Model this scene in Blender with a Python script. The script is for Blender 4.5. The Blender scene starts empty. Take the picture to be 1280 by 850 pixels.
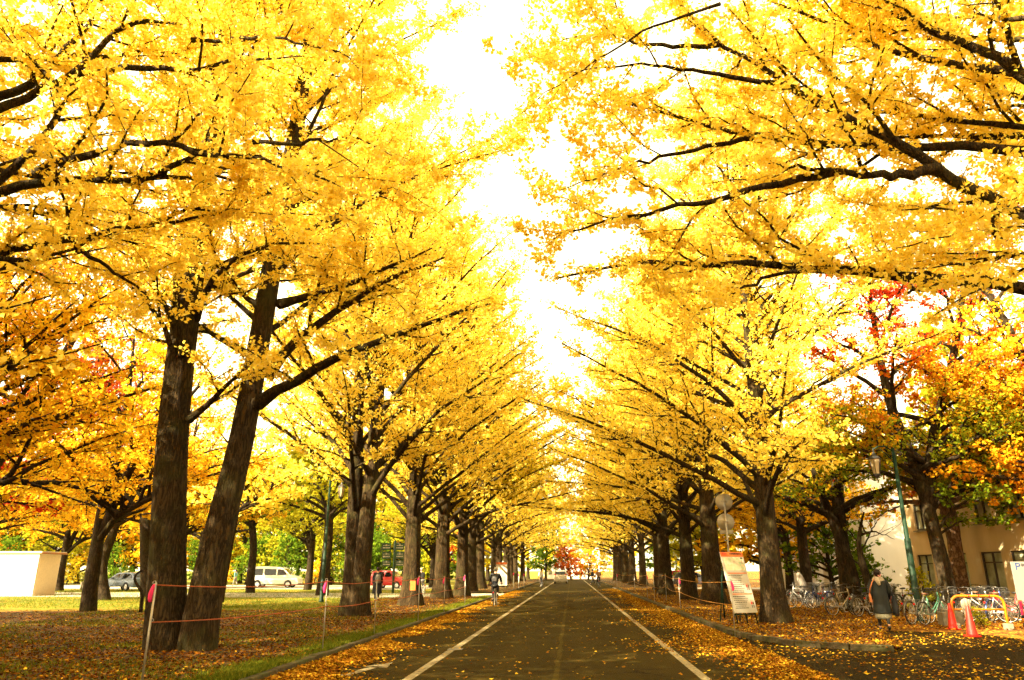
import bpy, bmesh, math
import numpy as np
from mathutils import Vector, Matrix
S = bpy.context.scene
COL = S.collection
PI = math.pi
R = math.radians

# ---------------------------------------------------------------- camera
F_PX, CX, CY, CAM_H = 905.0, 640.0, 425.0, 1.6
PITCH, YAW = R(17.65), R(4.48)
cam_data = bpy.data.cameras.new('camera')
cam = bpy.data.objects.new('camera', cam_data)
COL.objects.link(cam)
cam.location = (0, 0, CAM_H)
cam.rotation_euler = (PI / 2 + PITCH, 0, YAW)
cam_data.sensor_width = 36
cam_data.lens = 36 * F_PX / 1280
cam_data.clip_end = 3000
S.camera = cam
CAM_M = np.array(cam.rotation_euler.to_matrix())

# ---------------------------------------------------------------- light
SUN_EL = R(35)
SUN_XY = np.array([-0.73, -0.683])
world = bpy.data.worlds.new('World')
S.world = world
world.use_nodes = True
wn, wl = world.node_tree.nodes, world.node_tree.links
wn.clear()
sky = wn.new('ShaderNodeTexSky')
sky.sky_type = 'NISHITA'
sky.sun_disc = False
sky.sun_elevation = SUN_EL
sky.sun_rotation = math.atan2(SUN_XY[0], SUN_XY[1])
sky.air_density, sky.dust_density, sky.ozone_density = 1.0, 3.5, 1.0
hz = wn.new('ShaderNodeMix')
hz.data_type = 'RGBA'
hz.blend_type = 'MULTIPLY'
hz.inputs[0].default_value = 1.0
hz.inputs[7].default_value = (1.0, 0.80, 0.50, 1)
bg = wn.new('ShaderNodeBackground')
bg.inputs[1].default_value = 0.15
veil = wn.new('ShaderNodeMix')       # thin bright overcast veil, thicker in slow drifts
veil.data_type = 'RGBA'
vt = wn.new('ShaderNodeTexCoord')
vn = wn.new('ShaderNodeTexNoise')
vn.inputs['Scale'].default_value = 2.2
vn.inputs['Detail'].default_value = 6
vr = wn.new('ShaderNodeMapRange')
vr.inputs[1].default_value, vr.inputs[2].default_value, vr.inputs[3].default_value, vr.inputs[4].default_value = 0.3, 0.7, 0.55, 0.9
wl.new(vt.outputs['Generated'], vn.inputs['Vector'])
wl.new(vn.outputs[0], vr.inputs[0])
wl.new(vr.outputs[0], veil.inputs[0])
veil.inputs[7].default_value = (3.6, 3.1, 1.75, 1)
wo = wn.new('ShaderNodeOutputWorld')
wl.new(sky.outputs[0], hz.inputs[6])
wl.new(hz.outputs[2], veil.inputs[6])
wl.new(veil.outputs[2], bg.inputs[0])
wl.new(bg.outputs[0], wo.inputs[0])
sun_d = bpy.data.lights.new('sun', 'SUN')
sun = bpy.data.objects.new('sun', sun_d)
COL.objects.link(sun)
sun_d.energy, sun_d.angle, sun_d.color = 4.4, R(0.53), (1.0, 0.83, 0.52)
to_sun = Vector((SUN_XY[0] * math.cos(SUN_EL), SUN_XY[1] * math.cos(SUN_EL), math.sin(SUN_EL)))
sun.rotation_euler = to_sun.to_track_quat('Z', 'Y').to_euler()
sun.location = (-30, -30, 40)
vs = S.view_settings
vs.view_transform, vs.look, vs.gamma, vs.use_curve_mapping = 'Standard', 'None', 1.0, False
vs.exposure = 2.9
cy = S.cycles
cy.use_denoising = True
cy.max_bounces, cy.diffuse_bounces, cy.transmission_bounces, cy.glossy_bounces = 9, 7, 7, 2
cy.sample_clamp_indirect = 6.0
cy.use_adaptive_sampling = True
cy.adaptive_threshold = 0.03

# ---------------------------------------------------------------- pixel helpers (1280 x 850 picture) -> world points
def ray(px, py):
    return CAM_M @ np.array([(px - CX) / F_PX, (CY - py) / F_PX, -1.0])
def at(px, py, Y):
    d = ray(px, py)
    t = Y / d[1]
    return np.array([d[0] * t, Y, CAM_H + d[2] * t])
def gnd(px, py, z=0.0):
    d = ray(px, py)
    t = (z - CAM_H) / d[2]
    return np.array([d[0] * t, d[1] * t, z])

# ---------------------------------------------------------------- materials
MATS = {}
def newmat(name):
    m = bpy.data.materials.new(name)
    m.use_nodes = True
    m.node_tree.nodes.clear()
    MATS[name] = m
    return m, m.node_tree.nodes, m.node_tree.links
def ramp(n, stops, interp='LINEAR'):
    r = n.new('ShaderNodeValToRGB')
    e = r.color_ramp.elements
    r.color_ramp.interpolation = interp
    while len(e) < len(stops):
        e.new(0.5)
    for k, (p, c) in enumerate(stops):
        e[k].position = p
        e[k].color = (*c, 1)
    return r
def coords(n, l, scale, kind='Object'):
    t = n.new('ShaderNodeTexCoord')
    m = n.new('ShaderNodeMapping')
    m.inputs['Scale'].default_value = scale if isinstance(scale, (tuple, list)) else (scale,) * 3
    l.new(t.outputs[kind], m.inputs[0])
    return m
def noise(n, l, vec, scale, detail=4, rough=0.55):
    x = n.new('ShaderNodeTexNoise')
    x.inputs['Scale'].default_value = scale
    x.inputs['Detail'].default_value = detail
    x.inputs['Roughness'].default_value = rough
    if vec is not None:
        l.new(vec.outputs[0], x.inputs['Vector'])
    return x
def mixc(n, l, fac, a, b, mode='MIX'):
    m = n.new('ShaderNodeMix')
    m.data_type = 'RGBA'
    m.blend_type = mode
    for sock, v in ((m.inputs[0], fac), (m.inputs[6], a), (m.inputs[7], b)):
        if isinstance(v, (int, float)):
            sock.default_value = v
        elif isinstance(v, tuple):
            sock.default_value = (*v, 1)
        else:
            l.new(v, sock)
    return m.outputs[2]
def mathn(n, l, op, a, b=None, c=None, clamp=False):
    m = n.new('ShaderNodeMath')
    m.operation = op
    m.use_clamp = clamp
    for sock, v in zip(m.inputs, (a, b, c)):
        if v is None:
            continue
        if isinstance(v, (int, float)):
            sock.default_value = v
        else:
            l.new(v, sock)
    return m.outputs[0]
def maprange(n, l, v, a, b, c=0.0, d=1.0):
    m = n.new('ShaderNodeMapRange')
    m.inputs[1].default_value, m.inputs[2].default_value = a, b
    m.inputs[3].default_value, m.inputs[4].default_value = c, d
    l.new(v, m.inputs[0])
    return m.outputs[0]
def surf(n, l, color, rough=0.6, metal=0.0, bump=None, bump_d=0.02, bump_s=1.0, spec=0.5):
    p = n.new('ShaderNodeBsdfPrincipled')
    o = n.new('ShaderNodeOutputMaterial')
    if isinstance(color, tuple):
        p.inputs['Base Color'].default_value = (*color, 1)
    else:
        l.new(color, p.inputs['Base Color'])
    if isinstance(rough, (int, float)):
        p.inputs['Roughness'].default_value = rough
    else:
        l.new(rough, p.inputs['Roughness'])
    p.inputs['Metallic'].default_value = metal
    p.inputs['Specular IOR Level'].default_value = spec
    if bump is not None:
        b = n.new('ShaderNodeBump')
        b.inputs['Strength'].default_value = bump_s
        b.inputs['Distance'].default_value = bump_d
        l.new(bump, b.inputs['Height'])
        l.new(b.outputs[0], p.inputs['Normal'])
    l.new(p.outputs[0], o.inputs[0])
    return p
def simple(name, color, rough=0.5, metal=0.0, var=0.18, scale=9.0, spec=0.5, coat=0.0):
    """plain material with a little uneven wear"""
    m, n, l = newmat(name)
    c = coords(n, l, 1.0)
    x = noise(n, l, c, scale, 5)
    d = tuple(v * (1 - var) for v in color)
    b = tuple(min(v * (1 + var), 0.95) for v in color)
    r = ramp(n, [(0.3, d), (0.7, b)])
    l.new(x.outputs[0], r.inputs[0])
    rr = maprange(n, l, x.outputs[0], 0.3, 0.7, max(rough - 0.08, 0.02), min(rough + 0.1, 1))
    p = surf(n, l, r.outputs[0], rr, metal, spec=spec)
    p.inputs['Coat Weight'].default_value = coat
    return m
def leafmat(name, stops, trans=0.5):
    """leaf blade: reflects and lets light through; colour varies leaf by leaf"""
    m, n, l = newmat(name)
    a = n.new('ShaderNodeAttribute')
    a.attribute_name = 'hue'
    r = ramp(n, stops)
    l.new(a.outputs['Fac'], r.inputs[0])
    d = n.new('ShaderNodeBsdfDiffuse')
    t = n.new('ShaderNodeBsdfTranslucent')
    l.new(r.outputs[0], d.inputs[0])
    l.new(r.outputs[0], t.inputs[0])
    x = n.new('ShaderNodeMixShader')
    x.inputs[0].default_value = trans
    l.new(d.outputs[0], x.inputs[1])
    l.new(t.outputs[0], x.inputs[2])
    o = n.new('ShaderNodeOutputMaterial')
    l.new(x.outputs[0], o.inputs[0])
    return m
GINKGO = [(0.0, (0.80, 0.565, 0.045)), (0.3, (0.90, 0.705, 0.08)), (0.7, (0.94, 0.765, 0.13)), (1.0, (0.93, 0.82, 0.27))]
leafmat('ginkgo_leaf', GINKGO, 0.58)
leafmat('ginkgo_leaf_greenish', [(0.0, (0.50, 0.36, 0.015)), (0.5, (0.72, 0.52, 0.025)), (1.0, (0.50, 0.52, 0.04))], 0.5)
leafmat('orange_leaf', [(0.0, (0.64, 0.26, 0.010)), (0.5, (0.78, 0.46, 0.018)), (1.0, (0.86, 0.63, 0.035))], 0.5)
leafmat('red_leaf', [(0.0, (0.42, 0.03, 0.01)), (0.5, (0.56, 0.09, 0.015)), (1.0, (0.66, 0.30, 0.02))], 0.5)
leafmat('green_leaf', [(0.0, (0.04, 0.09, 0.008)), (0.6, (0.11, 0.19, 0.012)), (1.0, (0.24, 0.28, 0.02))], 0.45)
leafmat('lime_leaf', [(0.0, (0.20, 0.22, 0.012)), (0.6, (0.42, 0.40, 0.02)), (1.0, (0.66, 0.54, 0.03))], 0.5)
leafmat('maple_turning_leaf', [(0.0, (0.13, 0.20, 0.012)), (0.3, (0.30, 0.32, 0.016)), (0.5, (0.62, 0.36, 0.012)),
                               (0.75, (0.66, 0.20, 0.012)), (1.0, (0.62, 0.06, 0.015))], 0.5)
leafmat('pine_needle', [(0.0, (0.03, 0.06, 0.012)), (1.0, (0.09, 0.14, 0.02))], 0.2)
leafmat('fallen_leaf', [(0.0, (0.045, 0.014, 0.004)), (0.35, (0.15, 0.047, 0.006)), (0.7, (0.32, 0.14, 0.010)), (1.0, (0.66, 0.42, 0.03))], 0.1)
leafmat('grass_blade', [(0.0, (0.04, 0.06, 0.006)), (0.6, (0.11, 0.14, 0.012)), (1.0, (0.30, 0.28, 0.03))], 0.35)

def bark(name, dark, light, zs=0.16, sc=5.0, bd=0.05, moss=0.0):
    """vertical furrows: ridged noise stretched along the stem"""
    m, n, l = newmat(name)
    c = coords(n, l, (1, 1, zs))
    a = noise(n, l, c, sc * 0.8, 2, 0.5)
    wv = n.new('ShaderNodeVectorMath')
    wv.operation = 'MULTIPLY_ADD'
    wv.inputs[1].default_value = (0.22,) * 3
    l.new(a.outputs['Color'], wv.inputs[0])
    l.new(c.outputs[0], wv.inputs[2])
    r1 = noise(n, l, wv, sc * 1.6, 3, 0.6)
    r2 = noise(n, l, wv, sc * 4.0, 4, 0.65)
    rid = mathn(n, l, 'ABSOLUTE', mathn(n, l, 'SUBTRACT', r1.outputs[0], 0.5))
    rid = maprange(n, l, rid, 0.0, 0.12)
    f = noise(n, l, coords(n, l, (1, 1, 0.5)), sc * 8, 4, 0.65)
    h = mathn(n, l, 'MULTIPLY_ADD', r2.outputs[0], 0.7, mathn(n, l, 'MULTIPLY', rid, 0.6))
    h = mathn(n, l, 'MULTIPLY_ADD', f.outputs[0], 0.25, h)
    r = ramp(n, [(0.25, dark), (0.72, tuple((x + y) / 2 for x, y in zip(dark, light))), (1.15 / 1.25, light)])
    l.new(h, r.inputs[0])
    col = r.outputs[0]
    if moss:
        mo = noise(n, l, coords(n, l, 1.0), 1.7, 4)
        col = mixc(n, l, maprange(n, l, mo.outputs[0], 0.5, 0.72, 0, moss), col, (0.05, 0.052, 0.012))
    surf(n, l, col, 0.95, bump=h, bump_d=bd, bump_s=1.0, spec=0.15)
    return m
bark('ginkgo_bark', (0.0055, 0.0033, 0.0015), (0.058, 0.037, 0.0155), zs=0.17, sc=9, bd=0.045, moss=0.5)
bark('maple_bark', (0.005, 0.003, 0.0016), (0.040, 0.027, 0.014), zs=0.25, sc=7, bd=0.02, moss=0.3)
bark('pine_bark', (0.03, 0.018, 0.012), (0.22, 0.14, 0.09), zs=0.5, sc=4, bd=0.06)

simple('stake_metal', (0.34, 0.31, 0.26), 0.35, 0.6, 0.25)
simple('pink_ribbon', (0.80, 0.02, 0.16), 0.6)
simple('orange_rope', (0.30, 0.06, 0.008), 0.8)
simple('yellow_rope', (0.45, 0.19, 0.015), 0.8)
simple('white_paint', (0.80, 0.79, 0.75), 0.45, var=0.06)
simple('cream_panel', (0.62, 0.52, 0.36), 0.6, var=0.08)
simple('roof_trim', (0.30, 0.14, 0.06), 0.6)
simple('grey_roof', (0.32, 0.30, 0.27), 0.7)
simple('silver_paint', (0.10, 0.135, 0.21), 0.3, 0.3, 0.05, coat=0.5)
simple('beige_silver_paint', (0.52, 0.46, 0.38), 0.3, 0.4, 0.05, coat=1.0)
simple('car_white', (0.82, 0.81, 0.79), 0.3, 0, 0.03, coat=1.0)
simple('car_red', (0.42, 0.006, 0.005), 0.4, 0, 0.05, coat=0.15)
simple('car_dark', (0.03, 0.03, 0.04), 0.28, 0, 0.05, coat=1.0)
simple('tyre_rubber', (0.018, 0.018, 0.018), 0.8)
simple('alloy', (0.62, 0.62, 0.62), 0.3, 0.9, 0.06)
simple('chrome', (0.14, 0.135, 0.125), 0.3, 0.7, 0.04)
simple('rim_metal', (0.62, 0.60, 0.55), 0.3, 0.6, 0.04)
simple('basket_wire', (0.06, 0.056, 0.05), 0.4, 0.5, 0.1)
simple('black_plastic', (0.015, 0.015, 0.016), 0.5)
simple('dark_grey', (0.03, 0.03, 0.03), 0.6)
simple('lamp_red', (0.6, 0.015, 0.01), 0.2)
simple('lamp_clear', (0.75, 0.75, 0.72), 0.1)
simple('green_metal', (0.004, 0.020, 0.010), 0.55, 0.0, spec=0.2)
simple('sign_green', (0.012, 0.05, 0.03), 0.5)
simple('sign_back', (0.36, 0.33, 0.25), 0.45, 0.3, 0.12)
simple('sign_white', (0.42, 0.39, 0.32), 0.5, var=0.05)
simple('notice_panel', (0.17, 0.16, 0.15), 0.5, var=0.05)
simple('sign_orange', (0.55, 0.12, 0.012), 0.5)
simple('sign_ink', (0.018, 0.014, 0.012), 0.6)
simple('sign_red', (0.62, 0.02, 0.02), 0.5)
simple('sign_blue', (0.008, 0.035, 0.15), 0.5)
simple('cone_red', (0.55, 0.012, 0.006), 0.5, var=0.1)
simple('barrier_yellow', (0.52, 0.17, 0.006), 0.4)
simple('concrete', (0.19, 0.165, 0.12), 0.85, var=0.25)
simple('umbrella_white', (0.24, 0.22, 0.17), 0.6)
simple('coat_grey', (0.009, 0.0115, 0.011), 0.9, var=0.3, scale=30)
simple('coat_black', (0.005, 0.005, 0.006), 0.9)
simple('navy_cloth', (0.006, 0.008, 0.016), 0.9)
simple('grey_cloth', (0.16, 0.15, 0.14), 0.9)
simple('white_cloth', (0.66, 0.63, 0.58), 0.9)
simple('scarf_cream', (0.36, 0.30, 0.22), 0.95, var=0.3, scale=25)
simple('skirt_sage', (0.24, 0.235, 0.17), 0.9, var=0.3, scale=18)
simple('tights', (0.014, 0.012, 0.011), 0.7)
simple('shoe_black', (0.012, 0.011, 0.01), 0.4)
simple('leather_tan', (0.42, 0.13, 0.03), 0.5)
simple('brown_cloth', (0.16, 0.08, 0.03), 0.9)
simple('teal_cloth', (0.10, 0.26, 0.24), 0.9)
simple('yellow_cloth', (0.65, 0.36, 0.04), 0.8)
simple('skin', (0.50, 0.28, 0.18), 0.55, var=0.06)
simple('hair_dark', (0.012, 0.006, 0.005), 0.6, spec=0.2)
simple('hair_pink', (0.70, 0.36, 0.33), 0.7)
simple('hair_grey', (0.30, 0.28, 0.25), 0.7)
simple('seat_brown', (0.14, 0.06, 0.03), 0.5)
simple('cover_grey', (0.30, 0.27, 0.24), 0.8)
for nm, c in (('bike_silver', (0.36, 0.36, 0.35)), ('bike_black', (0.02, 0.02, 0.022)), ('bike_green', (0.10, 0.34, 0.24)),
              ('bike_red', (0.50, 0.02, 0.03)), ('bike_white', (0.5, 0.48, 0.44)), ('bike_blue', (0.04, 0.08, 0.28)),
              ('bike_gold', (0.46, 0.36, 0.20)), ('bike_brown', (0.15, 0.07, 0.04))):
    simple(nm, c, 0.3, 0.3, 0.08, coat=0.6)

def glassmat(name, tint, rough=0.08):
    m, n, l = newmat(name)
    c = coords(n, l, 0.9)
    x = noise(n, l, c, 2.2, 4)
    r = ramp(n, [(0.35, tuple(v * 0.5 for v in tint)), (0.7, tint)])
    l.new(x.outputs[0], r.inputs[0])
    surf(n, l, r.outputs[0], rough, 0.0, spec=0.4)
    return m
glassmat('car_glass', (0.012, 0.014, 0.014), 0.05)
glassmat('window_glass', (0.44, 0.48, 0.36), 0.06)
glassmat('lantern_glass', (0.55, 0.46, 0.30), 0.3)

def wallmat(name, color, stain=0.25):
    m, n, l = newmat(name)
    c = coords(n, l, (1, 1, 0.35))
    a = noise(n, l, c, 0.9, 6, 0.6)
    b = noise(n, l, coords(n, l, 1.0), 30, 3)
    r = ramp(n, [(0.3, tuple(v * (1 - stain) for v in color)), (0.65, color)])
    l.new(a.outputs[0], r.inputs[0])
    surf(n, l, r.outputs[0], 0.85, bump=b.outputs[0], bump_d=0.006, spec=0.25)
    return m
wallmat('cream_wall', (0.56, 0.45, 0.27))
wallmat('white_wall', (0.76, 0.74, 0.68), 0.1)
wallmat('grey_wall', (0.50, 0.49, 0.46), 0.15)

def mapmat():
    m, n, l = newmat('printed_map')
    c = coords(n, l, 1.0)
    v = n.new('ShaderNodeTexVoronoi')
    v.inputs['Scale'].default_value = 11
    l.new(c.outputs[0], v.inputs['Vector'])
    r = ramp(n, [(0.0, (0.62, 0.58, 0.42)), (0.4, (0.44, 0.52, 0.30)), (0.6, (0.66, 0.56, 0.34)), (0.85, (0.56, 0.40, 0.28))], 'CONSTANT')
    l.new(v.outputs['Color'], r.inputs[0])
    surf(n, l, r.outputs[0], 0.5)
mapmat()

# ground ------------------------------------------------------------
def leafy(n, l, pos_scale=1.0):
    """colour of ground strewn with fallen leaves, + height for bump"""
    c = coords(n, l, pos_scale)
    w = noise(n, l, c, 6, 2)
    wv = n.new('ShaderNodeVectorMath')
    wv.operation = 'MULTIPLY_ADD'
    wv.inputs[1].default_value = (0.12, 0.12, 0)
    l.new(w.outputs['Color'], wv.inputs[0])
    l.new(c.outputs[0], wv.inputs[2])
    v = n.new('ShaderNodeTexVoronoi')
    v.inputs['Scale'].default_value = 13
    l.new(wv.outputs[0], v.inputs['Vector'])
    s = n.new('ShaderNodeSeparateColor')
    l.new(v.outputs['Color'], s.inputs[0])
    return c, v, s
def litter_mat():
    m, n, l = newmat('leaf_litter')
    c, v, s = leafy(n, l)
    soil = ramp(n, [(0.3, (0.016, 0.009, 0.003)), (0.7, (0.050, 0.026, 0.008))])
    l.new(noise(n, l, c, 2.5, 6, 0.65).outputs[0], soil.inputs[0])
    lf = ramp(n, [(0.0, (0.07, 0.022, 0.005)), (0.45, (0.18, 0.056, 0.007)), (0.75, (0.30, 0.12, 0.010)), (0.95, (0.46, 0.26, 0.02))])
    l.new(s.outputs[0], lf.inputs[0])
    cover = noise(n, l, c, 0.55, 5, 0.6)
    thr = maprange(n, l, cover.outputs[0], 0.32, 0.66, 0.22, 0.88)
    on = mathn(n, l, 'LESS_THAN', s.outputs[1], thr)
    edge = mathn(n, l, 'LESS_THAN', v.outputs['Distance'], 0.5)
    on = mathn(n, l, 'MULTIPLY', on, edge)
    col = mixc(n, l, on, soil.outputs[0], lf.outputs[0])
    # moss and grass patches
    g = noise(n, l, c, 0.8, 6, 0.7)
    gm = maprange(n, l, g.outputs[0], 0.53, 0.64, 0, 0.75)
    gr = ramp(n, [(0.3, (0.045, 0.055, 0.008)), (0.7, (0.14, 0.15, 0.02))])
    l.new(noise(n, l, c, 40, 3).outputs[0], gr.inputs[0])
    col = mixc(n, l, gm, col, gr.outputs[0])
    h = mathn(n, l, 'ADD', v.outputs['Distance'], on)
    surf(n, l, col, 0.9, bump=h, bump_d=0.02, spec=0.2)
litter_mat()
def lawn_mat():
    """open ground: lawn on the far left, fallen leaves towards the avenue and on the right"""
    m, n, l = newmat('lawn')
    c, v, s = leafy(n, l)
    gr = ramp(n, [(0.25, (0.055, 0.075, 0.006)), (0.55, (0.13, 0.145, 0.01)), (0.8, (0.25, 0.22, 0.02))])
    g1 = noise(n, l, c, 1.2, 8, 0.75)
    l.new(g1.outputs[0], gr.inputs[0])
    lf = ramp(n, [(0.0, (0.07, 0.022, 0.005)), (0.5, (0.20, 0.07, 0.008)), (0.8, (0.36, 0.16, 0.012)), (1, (0.55, 0.33, 0.03))])
    l.new(s.outputs[0], lf.inputs[0])
    soil = mixc(n, l, mathn(n, l, 'LESS_THAN', s.outputs[1], 0.75), (0.035, 0.018, 0.006), lf.outputs[0])
    sp = n.new('ShaderNodeSeparateXYZ')
    l.new(c.outputs[0], sp.inputs[0])
    wob = noise(n, l, c, 0.25, 4)
    yy = mathn(n, l, 'MULTIPLY_ADD', wob.outputs[0], 5.0, sp.outputs[1])
    far = maprange(n, l, yy, 31.8, 34.2)
    left = maprange(n, l, sp.outputs[0], -6.0, -8.0)
    amt = mathn(n, l, 'MULTIPLY', far, left)
    spk = mathn(n, l, 'LESS_THAN', s.outputs[1], maprange(n, l, noise(n, l, c, 0.3, 3).outputs[0], 0.4, 0.7, 0.02, 0.5))
    lawn = mixc(n, l, spk, gr.outputs[0], lf.outputs[0])
    col = mixc(n, l, amt, soil, lawn)
    surf(n, l, col, 0.95, bump=g1.outputs[0], bump_d=0.03, spec=0.15)
lawn_mat()
def asphalt_mat(name, base, leafy_amt):
    m, n, l = newmat(name)
    c, v, s = leafy(n, l, 1.2)
    a = noise(n, l, c, 120, 3, 0.7)
    b = noise(n, l, coords(n, l, (0.8, 0.12, 1)), 1.3, 5, 0.6)
    d = noise(n, l, coords(n, l, (0.25, 1.6, 1)), 1.1, 4, 0.6)
    r = ramp(n, [(0.25, tuple(x * 0.6 for x in base)), (0.75, tuple(x * 1.45 for x in base))])
    l.new(a.outputs[0], r.inputs[0])
    col = mixc(n, l, maprange(n, l, b.outputs[0], 0.4, 0.7, 0.0, 0.3), r.outputs[0], tuple(x * 1.7 for x in base))
    col = mixc(n, l, maprange(n, l, d.outputs[0], 0.52, 0.72, 0.0, 0.25), col, tuple(x * 0.5 for x in base))
    # cracks
    k = n.new('ShaderNodeTexVoronoi')
    k.feature = 'DISTANCE_TO_EDGE'
    k.inputs['Scale'].default_value = 0.3
    wn_ = noise(n, l, c, 0.9, 4)
    wv = n.new('ShaderNodeVectorMath')
    wv.operation = 'MULTIPLY_ADD'
    wv.inputs[1].default_value = (1.6, 1.6, 0)
    l.new(wn_.outputs['Color'], wv.inputs[0])
    l.new(c.outputs[0], wv.inputs[2])
    l.new(wv.outputs[0], k.inputs['Vector'])
    ck = mathn(n, l, 'LESS_THAN', k.outputs['Distance'], 0.006)
    col = mixc(n, l, mathn(n, l, 'MULTIPLY', ck, 0.7), col, tuple(x * 0.25 for x in base))
    if leafy_amt == 0:      # centre seam, worn wheel tracks and cross joints of the carriageway
        sp = n.new('ShaderNodeSeparateXYZ')
        l.new(coords(n, l, 1.0).outputs[0], sp.inputs[0])
        wv2 = mathn(n, l, 'MULTIPLY_ADD', wn_.outputs[0], 0.14, sp.outputs[0])
        seam = mathn(n, l, 'LESS_THAN', mathn(n, l, 'ABSOLUTE', mathn(n, l, 'ADD', wv2, 0.22)), 0.045)
        col = mixc(n, l, mathn(n, l, 'MULTIPLY', seam, 0.55), col, tuple(x * 2.4 for x in base))
        jy = mathn(n, l, 'MULTIPLY_ADD', wn_.outputs[0], 0.05, mathn(n, l, 'MULTIPLY', sp.outputs[1], 0.151))
        jt = mathn(n, l, 'LESS_THAN', mathn(n, l, 'ABSOLUTE', mathn(n, l, 'SUBTRACT', mathn(n, l, 'FRACT', jy), 0.5)), 0.005)
        col = mixc(n, l, mathn(n, l, 'MULTIPLY', jt, 0.5), col, tuple(x * 2.2 for x in base))
        trk = mathn(n, l, 'SINE', mathn(n, l, 'MULTIPLY_ADD', sp.outputs[0], 4.2, 0.6))
        col = mixc(n, l, maprange(n, l, trk, 0.2, 1.0, 0.0, 0.3), col, tuple(x * 1.6 for x in base))
    h = mathn(n, l, 'MULTIPLY_ADD', ck, -1.5, a.outputs[0])
    surf(n, l, col, 0.85, bump=h, bump_d=0.008, spec=0.05)
asphalt_mat('asphalt', (0.028, 0.0185, 0.0022), 0)
asphalt_mat('path_asphalt', (0.018, 0.011, 0.0015), 1)
simple('pale_paving', (0.30, 0.27, 0.20), 0.85, var=0.2, scale=3)
def paint_mat():
    m, n, l = newmat('road_paint')
    c = coords(n, l, 1.0)
    a = noise(n, l, c, 14, 6, 0.7)
    r = ramp(n, [(0.36, (0.05, 0.037, 0.015)), (0.50, (0.21, 0.165, 0.08)), (0.7, (0.30, 0.245, 0.13))])
    l.new(a.outputs[0], r.inputs[0])
    surf(n, l, r.outputs[0], 0.8, bump=a.outputs[0], bump_d=0.003)
paint_mat()
simple('yellow_paint', (0.55, 0.27, 0.03), 0.8, var=0.4, scale=6)
def kerb_mat():
    m, n, l = newmat('kerb_stone')
    c = coords(n, l, 1.0)
    a = noise(n, l, c, 7, 6, 0.7)
    r = ramp(n, [(0.3, (0.025, 0.019, 0.008)), (0.55, (0.07, 0.052, 0.026)), (0.8, (0.13, 0.105, 0.06))])
    l.new(a.outputs[0], r.inputs[0])
    g = noise(n, l, c, 2.2, 5)
    col = mixc(n, l, maprange(n, l, g.outputs[0], 0.45, 0.65, 0, 0.7), r.outputs[0], (0.05, 0.06, 0.012))
    surf(n, l, col, 0.9, bump=a.outputs[0], bump_d=0.02, spec=0.2)
kerb_mat()

# ---------------------------------------------------------------- object helpers
def np_mesh(name, V, Q, mats, smooth=False, hue=None, matidx=None):
    """mesh from vertices (N,3) and faces (M,k)"""
    V = np.ascontiguousarray(V, np.float32)
    Q = np.ascontiguousarray(Q, np.int32)
    me = bpy.data.meshes.new(name)
    me.vertices.add(len(V))
    me.vertices.foreach_set('co', V.ravel())
    k = Q.shape[1]
    me.loops.add(Q.size)
    me.loops.foreach_set('vertex_index', Q.ravel())
    me.polygons.add(len(Q))
    me.polygons.foreach_set('loop_start', np.arange(0, Q.size, k, dtype=np.int32))
    me.polygons.foreach_set('use_smooth', np.full(len(Q), smooth, bool))
    if matidx is not None:
        me.polygons.foreach_set('material_index', np.ascontiguousarray(matidx, np.int32))
    for m in (mats if isinstance(mats, (list, tuple)) else [mats]):
        me.materials.append(MATS[m])
    if hue is not None:
        at_ = me.attributes.new('hue', 'FLOAT', 'FACE')
        at_.data.foreach_set('value', np.ascontiguousarray(hue, np.float32))
    me.update(calc_edges=True)
    return me
def link(name, me, parent=None, loc=None):
    o = bpy.data.objects.new(name, me)
    COL.objects.link(o)
    if parent is not None:
        o.parent = parent
    if loc is not None:
        o.location = tuple(loc)
    return o
def tag(o, label=None, cat=None, group=None, kind=None):
    if label:
        o['label'] = label
    if cat:
        o['category'] = cat
    if group:
        o['group'] = group
    if kind:
        o['kind'] = kind
    return o
def thing(name, label, cat, loc=(0, 0, 0), rz=0.0, group=None):
    o = bpy.data.objects.new(name, None)
    o.empty_display_size = 0.3
    COL.objects.link(o)
    o.location = tuple(float(v) for v in loc)
    o.rotation_euler = (0, 0, rz)
    return tag(o, label, cat, group)
KIDS = {}
def copy_tree(o, parent=None):
    c = o.copy()
    COL.objects.link(c)
    if parent is not None:
        c.parent = parent
    for ch in [x for x in bpy.data.objects if x.parent == o]:
        copy_tree(ch, c)
    return c
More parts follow.
